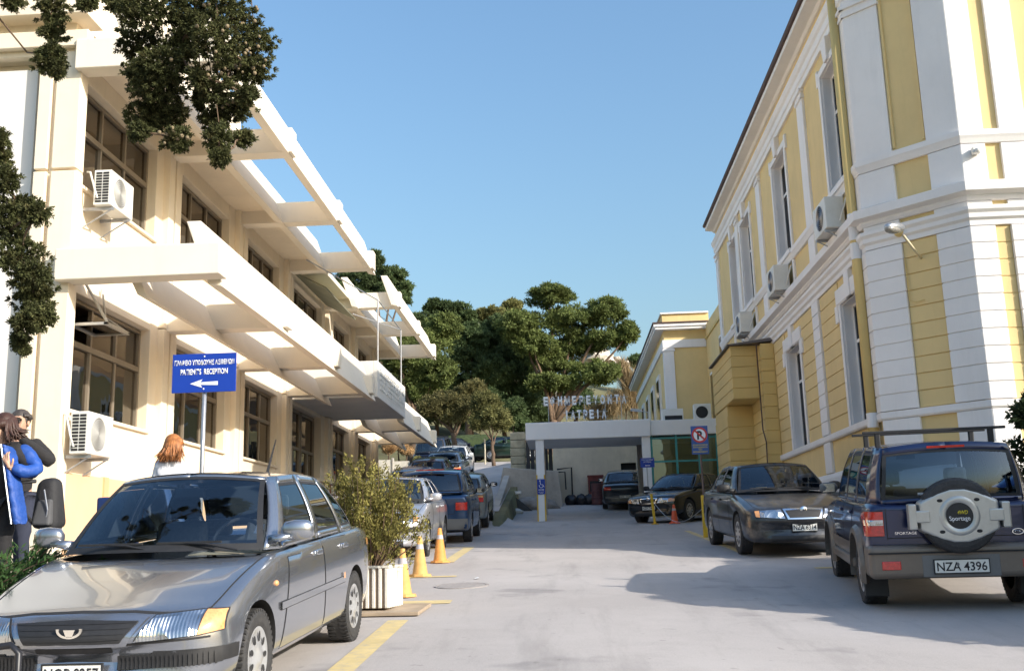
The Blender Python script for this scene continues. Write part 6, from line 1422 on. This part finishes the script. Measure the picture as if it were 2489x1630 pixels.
cone('faded cone half hidden behind the white planter', -1.93, 12.3, old); cone('faded middle cone with grey band past the planter', -2.07, 14.75, old); cone('orange cone farthest along the parked cars on the left', -2.06, 17.0, old2); cone('bright orange cone beside the black sedan', 2.98, 29.6, new, .52)

# black tubular hoop barrier in the lower left corner
HB = thing('hoop_barrier', 'black tubular hoop barrier in front of the grey hatchback at the lower left corner', 'barrier', (-3.05, 5.1, g_main(5.1)))
p0, p1 = at(-60, 1588, 5.1), at(47, 1566, 5.1); p2 = Vector((p1.x+.005, 5.1, g_main(5.1))); p3 = Vector((p0.x-.2, 5.1, g_main(5.1))); bk_ = M('black_tube', (.02, .02, .024), .4, .2, var=.1)
MB().tube([p3, Vector((p3.x, 5.1, p0.z-.04)), Vector((p3.x+.05, 5.1, p0.z)), Vector((p1.x-.04, 5.1, p1.z)), Vector((p1.x, 5.1, p1.z-.04)), p2], .017, 10).build('hoop', bk_, HB, True, smooth=True)
MB().tube([(p3.x, 5.1, p1.z-.16), (p1.x, 5.1, p1.z-.13)], .014, 8).build('cross_bar', bk_, HB, True, smooth=True)
# ------------------------------------------------------------------ people
skin_m = M('skin_tone', (.50, .30, .21), .55, var=.08, scale=10)
from mathutils import noise as mnoise
def wrinkle(me, amp=.011):
    me.update(); off = [v.normal.copy() for v in me.vertices]
    for v, n in zip(me.vertices, off):
        p = v.co; a = mnoise.noise(Vector((p.x*9, p.y*9, p.z*22+p.x*8)))*.7+mnoise.noise(p*34)*.35; v.co = p+n*amp*a
    me.update()
def skinned(name, joints, edges, mat, parent, root, sub=2, sc=1.0):
    """one continuous surface grown along a joint graph"""
    names = list(joints); me = bpy.data.meshes.new(name); me.from_pydata([joints[n][0] for n in names], [(names.index(a), names.index(b)) for a, b in edges] and [(names.index(a), names.index(b)) for a, b in edges], [])
    o = bpy.data.objects.new(name, me); C.objects.link(o); bm = bmesh.new(); bm.from_mesh(me); ly = bm.verts.layers.skin.verify()
    for v, n in zip(bm.verts, names):
        r = joints[n][1]; v[ly].radius = (r if isinstance(r, tuple) else (r, r)); v[ly].use_root = (n == root)
    bm.to_mesh(me); bm.free()
    o.modifiers.new('k', 'SKIN').use_smooth_shade = True; o.modifiers.new('s', 'SUBSURF').levels = sub; o.modifiers['s'].render_levels = sub
    m2 = bake(o); bpy.data.objects.remove(o); m2.name = name; m2.materials.clear(); m2.materials.append(mat); smooth_mesh(m2)
    if name != 'body': wrinkle(m2)
    return link(bpy.data.objects.new(name, m2), parent)
def hand(J, E, tag_, wrist, dirv, side, nrm, curl=.5):
    """palm, four fingers and a thumb that leaves the side of the palm"""
    w = Vector(wrist); d = Vector(dirv).normalized(); n = Vector(nrm).normalized(); s_ = d.cross(n).normalized()*side
    p = w+d*.075; J[tag_+'p'] = (tuple(p), (.034, .018)); E.append((tag_, tag_+'p'))
    for i, (o_, L) in enumerate(((-.026, .070), (-.009, .080), (.009, .076), (.025, .060))):
        a = p+d*.030+s_*o_; b = a+(d*(1-curl*.5)+n*curl*.6).normalized()*L*.55; c = b+(d*(1-curl)+n*curl*1.2).normalized()*L*.5
        for k, q, r in (('a', a, .0095), ('b', b, .009), ('c', c, .0075)): J[f'{tag_}f{i}{k}'] = (tuple(q), r)
        E += [(tag_+'p', f'{tag_}f{i}a'), (f'{tag_}f{i}a', f'{tag_}f{i}b'), (f'{tag_}f{i}b', f'{tag_}f{i}c')]
    a = w+d*.04-s_*.034; b = a+(d*.7-s_*.6).normalized()*.035; c = b+(d+n*curl).normalized()*.03
    for k, q, r in (('a', a, .011), ('b', b, .0095), ('c', c, .008)): J[f'{tag_}t{k}'] = (tuple(q), r)
    E += [(tag_, tag_+'ta'), (tag_+'ta', tag_+'tb'), (tag_+'tb', tag_+'tc')]
def figure(label, loc, H, look, arms, cloth, group='people on the pavement'):
    """x right, y away from the camera, z up. look: head direction; arms: side -> (elbow, wrist, hand dir)"""
    t = thing('person', label, 'person', loc, 0, group); k = H/1.75; lk = Vector(look).normalized()
    def s(x, y, z): return (x*k, y*k, z*k)
    hd = Vector(s(0, 0, 1.60)); 
    J = {'pel': (s(0, 0, .96), (.135*k, .10*k)), 'wai': (s(0, 0, 1.12), (.125*k, .09*k)), 'che': (s(0, 0, 1.32), (.145*k, .10*k)), 'nb': (s(0, .0, 1.455), .055*k), 'nk': (tuple(hd-Vector((0, 0, .06*k))+lk*.01), .05*k),
         'jaw': (tuple(hd+lk*.022-Vector((0, 0, .01))), .066*k), 'sku': (tuple(hd+Vector((0, 0, .075*k))-lk*.008), .088*k), 'top': (tuple(hd+Vector((0, 0, .125*k))-lk*.012), .07*k), 'nos': (tuple(hd+lk*.098+Vector((0, 0, .025))), .011*k)}
    E = [('pel', 'wai'), ('wai', 'che'), ('che', 'nb'), ('nb', 'nk'), ('nk', 'jaw'), ('jaw', 'sku'), ('sku', 'top'), ('jaw', 'nos')]
    for sg, n in ((-1, 'L'), (1, 'R')):
        el, wr, hd_, nr_ = arms[sg]
        J['sh'+n] = (s(sg*.175, .0, 1.415), .062*k); J['el'+n] = (s(*el), .043*k); J['wr'+n] = (s(*wr), (.028*k, .022*k)); E += [('che', 'sh'+n), ('sh'+n, 'el'+n), ('el'+n, 'wr'+n)]
        hand(J, E, 'wr'+n, s(*wr), hd_, sg, nr_)
        J['hi'+n] = (s(sg*.095, 0, .90), .088*k); J['kn'+n] = (s(sg*.10, -.02, .50), .058*k); J['an'+n] = (s(sg*.10, .02, .09), .040*k); J['to'+n] = (s(sg*.115, -.12, .035), .034*k)
        E += [('pel', 'hi'+n), ('hi'+n, 'kn'+n), ('kn'+n, 'an'+n), ('an'+n, 'to'+n)]
    body = skinned('body', J, E, skin_m, t, 'pel')
    # face
    sx = lk.cross(Vector((0, 0, 1))).normalized()
    for sg in (-1, 1):
        e = hd+lk*.082*k+sx*sg*.032*k+Vector((0, 0, .05*k)); MB().ball(e, .011*k, 8, 6).build('eye', M('eye_dark', (.05, .035, .03), .3), body, smooth=True)
        MB().tube([e+Vector((0, 0, .024))-sx*.02+lk*.004, e+Vector((0, 0, .030))+lk*.006, e+Vector((0, 0, .024))+sx*.02+lk*.002], .0045, 5).build('eyebrow', cloth['hairm'], body)
        MB().ball(hd+sx*sg*.083*k+Vector((0, 0, .035*k)), (.012, .02, .03), 8, 6).build('ear', skin_m, body, smooth=True)
    m_ = hd+lk*.083*k-Vector((0, 0, .022*k)); MB().tube([m_-sx*.022, m_+lk*.004, m_+sx*.022], .005, 6).build('mouth', M('lips', (.38, .13, .11), .5), body)
    # clothes
    g = .026
    def grow(keys, add): return {q: (J[q][0], tuple(x+add for x in J[q][1]) if isinstance(J[q][1], tuple) else J[q][1]+add) for q in keys}
    T = grow(['pel', 'hiL', 'hiR', 'knL', 'knR'], .018); T['anL'] = (J['anL'][0], .062*k); T['anR'] = (J['anR'][0], .062*k)
    skinned('trousers', T, [('pel', 'hiL'), ('pel', 'hiR'), ('hiL', 'knL'), ('hiR', 'knR'), ('knL', 'anL'), ('knR', 'anR')], cloth['legs'], t, 'pel')
    for n in 'LR': 
        a, b = Vector(J['an'+n][0]), Vector(J['to'+n][0]); MB().ball(((a.x+b.x)/2, (a.y+b.y)/2-.02, .045), (.05, .135, .045), 12, 8).build('shoe', cloth['shoe'], t, smooth=True)
    U = grow(['pel', 'wai', 'che', 'shL', 'shR', 'elL', 'elR'], g); U['nb'] = (tuple(Vector(J['nb'][0])-Vector((0, 0, .03))), .062*k)
    U['pel'] = (tuple(Vector(J['pel'][0])-Vector((0, 0, cloth.get('long', .04)))), (.175*k, .135*k)); ed = [('pel', 'wai'), ('wai', 'che'), ('che', 'nb'), ('che', 'shL'), ('che', 'shR'), ('shL', 'elL'), ('shR', 'elR')]
    for n in 'LR': 
        w = Vector(J['wr'+n][0]); e = Vector(J['el'+n][0]); U['cu'+n] = (tuple(w+(e-w).normalized()*.02), .042*k); ed.append(('el'+n, 'cu'+n))
    skinned(cloth['name'], U, ed, cloth['top'], t, 'che')
    return t, J, hd, lk, sx, body, k
def hair_strands(name, hd, lk, k, mat, parent, n, length, back=True, flare=.02, seed=1, r=.011, fringe=True, vol=1.0):
    m = MB(); rg = random.Random(seed); up_ = Vector((0, 0, 1)); sx = lk.cross(up_).normalized()
    c = hd+up_*.07*k-lk*.01
    m.ball(c+up_*.010-lk*.014, (.092*k*vol, .098*k*vol, .098*k*vol), 14, 10)
    for i in range(n):
        a = rg.uniform(-PI, PI); f = math.cos(a)          # 1 = towards the face
        if f > .72 and not fringe: continue
        d = lk*math.cos(a)+sx*math.sin(a); L = length*rg.uniform(.75, 1.1)*(1 if f < .35 else .38)
        p0 = c+up_*(.085+.01*rg.random())*k*vol+d*.02; p1 = c+d*.092*k*vol+up_*.045*k; p2 = c+d*(.105+rg.uniform(-.01, .012))*k*vol-up_*.05; p3 = p2-up_*(L-.10)*.55+d*flare*rg.uniform(-.2, 1)+sx*rg.uniform(-.012, .012); p4 = p3-up_*(L-.10)*.45+d*flare*rg.uniform(-.4, 1.5)+sx*rg.uniform(-.015, .015)
        pts = [p0, p1, p2, p3, p4] if L > .14 else [p0, p1, p1-up_*L*.6+d*.01]
        m.tube(pts, [r*.8, r, r, r*.8, r*.25][:len(pts)], 5)
    return m.build(name, mat, parent, smooth=True)
dk = M('charcoal_wool', (.020, .019, .021), .9, var=.2, scale=8, bump=.3, bscale=40); jean = M('dark_denim', (.03, .035, .06), .9, var=.2); shoe = M('dark_leather', (.03, .025, .022), .5, var=.1); coatw = M('white_coat', (.74, .75, .80), .85, var=.05, scale=3, bump=.35, bscale=7)
blue_j = M('blue_anorak', (.015, .07, .32), .6, var=.2, scale=5, bump=.5, bscale=12); brown_h = M('brown_hair', (.055, .025, .018), .5, var=.35, scale=40); grey_h = M('dark_grey_hair', (.06, .05, .045), .55, var=.3, scale=40); red_h = M('auburn_hair', (.33, .125, .035), .45, var=.4, scale=30)
down = ((.23, .02, 1.14), (.25, -.06, .90), (0, -.2, -1), (0, -1, 0))
def mir(a): return tuple((-x[0],)+tuple(x[1:]) for x in a)
# man in black, hand raised to his mouth
t, J, hd, lk, sx, body, k = figure('man in black with a hand raised to his mouth at the left edge', (-5.24, 9.75, 1.25), 1.77, (.10, -1, -.10), {-1: mir(down), 1: ((.37, -.05, 1.24), (.10, -.20, 1.50), (-.75, .1, .75), (-.3, .9, -.2))}, dict(name='jacket', top=dk, legs=jean, shoe=shoe, hairm=grey_h, long=.12))
hair_strands('hair', hd, lk, k, grey_h, t, 120, .07, fringe=False, seed=3, vol=1.0, r=.010)
# person with the blue anorak over a black cardigan
t, J, hd, lk, sx, body, k = figure('person in black cardigan and blue anorak carrying a backpack, nearest the left edge', (-5.02, 9.05, 1.25), 1.62, (-.55, -.85, -.35), {-1: mir(down), 1: ((.36, .02, 1.20), (.21, -.19, 1.22), (-.3, -.2, .9), (.2, 1, 0))}, dict(name='cardigan', top=dk, legs=dk, shoe=shoe, hairm=brown_h, long=.16))
hair_strands('hair', hd, lk, k, brown_h, t, 520, .20, fringe=True, seed=5, vol=1.2, r=.009, flare=.045)
sh = M('white_shirt', (.78, .78, .80), .8, var=.04)
MB().prism([(-.06, -.158, 1.36), (.045, -.158, 1.36), (.03, -.172, 1.16), (.0, -.176, 1.05), (-.03, -.172, 1.16)], [(-.06, -.10, 1.36), (.045, -.10, 1.36), (.03, -.11, 1.16), (.0, -.12, 1.05), (-.03, -.11, 1.16)]).build('shirt_front', sh, t, bevel=.01, fix=True)
SJ = {'a': ((.15, .02, 1.34), .072), 'b': ((.23, .02, 1.30), .074), 'c': ((.35, .0, 1.14), .070), 'd': ((.28, -.13, 1.11), .062), 'e': ((.21, -.19, 1.17), .048)}
skinned('anorak_sleeve', SJ, [('a', 'b'), ('b', 'c'), ('c', 'd'), ('d', 'e')], blue_j, t, 'a', 3)
pan = MB(); rows = [(.10, 1.37, .15, 1.35), (.135, 1.20, .19, 1.2), (.175, 1.0, .235, 1.0), (.21, .85, .275, .84), (.245, .66, .32, .66)]; vs = []
for (xa, za, xb, zb) in rows: vs += [(xa, -.172, za), ((xa+xb)/2, -.196, za), (xb, -.165, zb), (xb+.012, -.06, zb)]
pan.add(vs, [(i*4+j, i*4+j+1, i*4+j+5, i*4+j+4) for i in range(4) for j in range(3)]); po_ = pan.build('anorak_panel', blue_j, t, smooth=True); so2 = po_.modifiers.new('t', 'SOLIDIFY'); so2.thickness = .008; ss_ = po_.modifiers.new('s', 'SUBSURF'); ss_.levels = 3; ss_.render_levels = 3; bk = bake(po_); wrinkle(bk, .016); po_.modifiers.clear(); po_.data = bk
MB().tube([(.10, -.185, 1.36), (.14, -.19, 1.17), (.18, -.19, .97), (.24, -.185, .67)], .007, 6).build('anorak_zip', steel, po_)
for z in (1.28, 1.12, .95, .8): MB().ball((-.0, -.178, z), (.008, .005, .008), 8, 6).build('button', steel, t)
BP = thing('backpack', 'black and grey backpack hanging behind the blue anorak', 'backpack', (-4.64, 9.22, 1.88))
bm1 = MB(); bm1.hexa([(-.13, -.10, .0), (.13, -.12, -.02), (.15, .12, .0), (-.13, .12, .02)], [(-.10, -.06, .44), (.08, -.08, .46), (.09, .10, .46), (-.10, .10, .44)]); bp = bm1.build('bag', M('backpack_black', (.02, .02, .023), .75, var=.2, bump=.3, bscale=30), BP, bevel=.07, seg=5, smooth=True, fix=True)
MB().hexa([(-.08, -.15, .03), (.10, -.17, .02), (.10, -.08, .03), (-.08, -.08, .03)], [(-.06, -.10, .25), (.08, -.12, .26), (.08, -.05, .26), (-.06, -.05, .25)]).build('front_pocket', M('backpack_grey', (.08, .08, .085), .8, var=.15), BP, bevel=.03, seg=3, fix=True); MB().tube([(-.08, -.1, .42), (-.16, -.24, .40), (-.17, -.26, .22), (-.08, -.1, .05)], .018, 6).build('strap', rubber, BP); MB().tube([(.02, -.13, .34), (.07, -.15, .16), (.05, -.14, .03)], .006, 5).build('zip', steel, bp)
# nurse in white seen from behind
t, J, hd, lk, sx, body, k = figure('woman with auburn hair in a white coat, turned away beside the reception sign', (-4.31, 11.35, 1.25), 1.66, (.72, .62, -.05), {-1: mir(down), 1: ((.23, .02, 1.14), (.20, .12, .94), (0, .3, -1), (0, 1, 0))}, dict(name='white_coat', top=coatw, legs=coatw, shoe=shoe, hairm=red_h, long=.30))
hair_strands('hair', hd, lk, k, red_h, t, 700, .25, fringe=False, seed=9, vol=1.08, r=.0065, flare=.045)
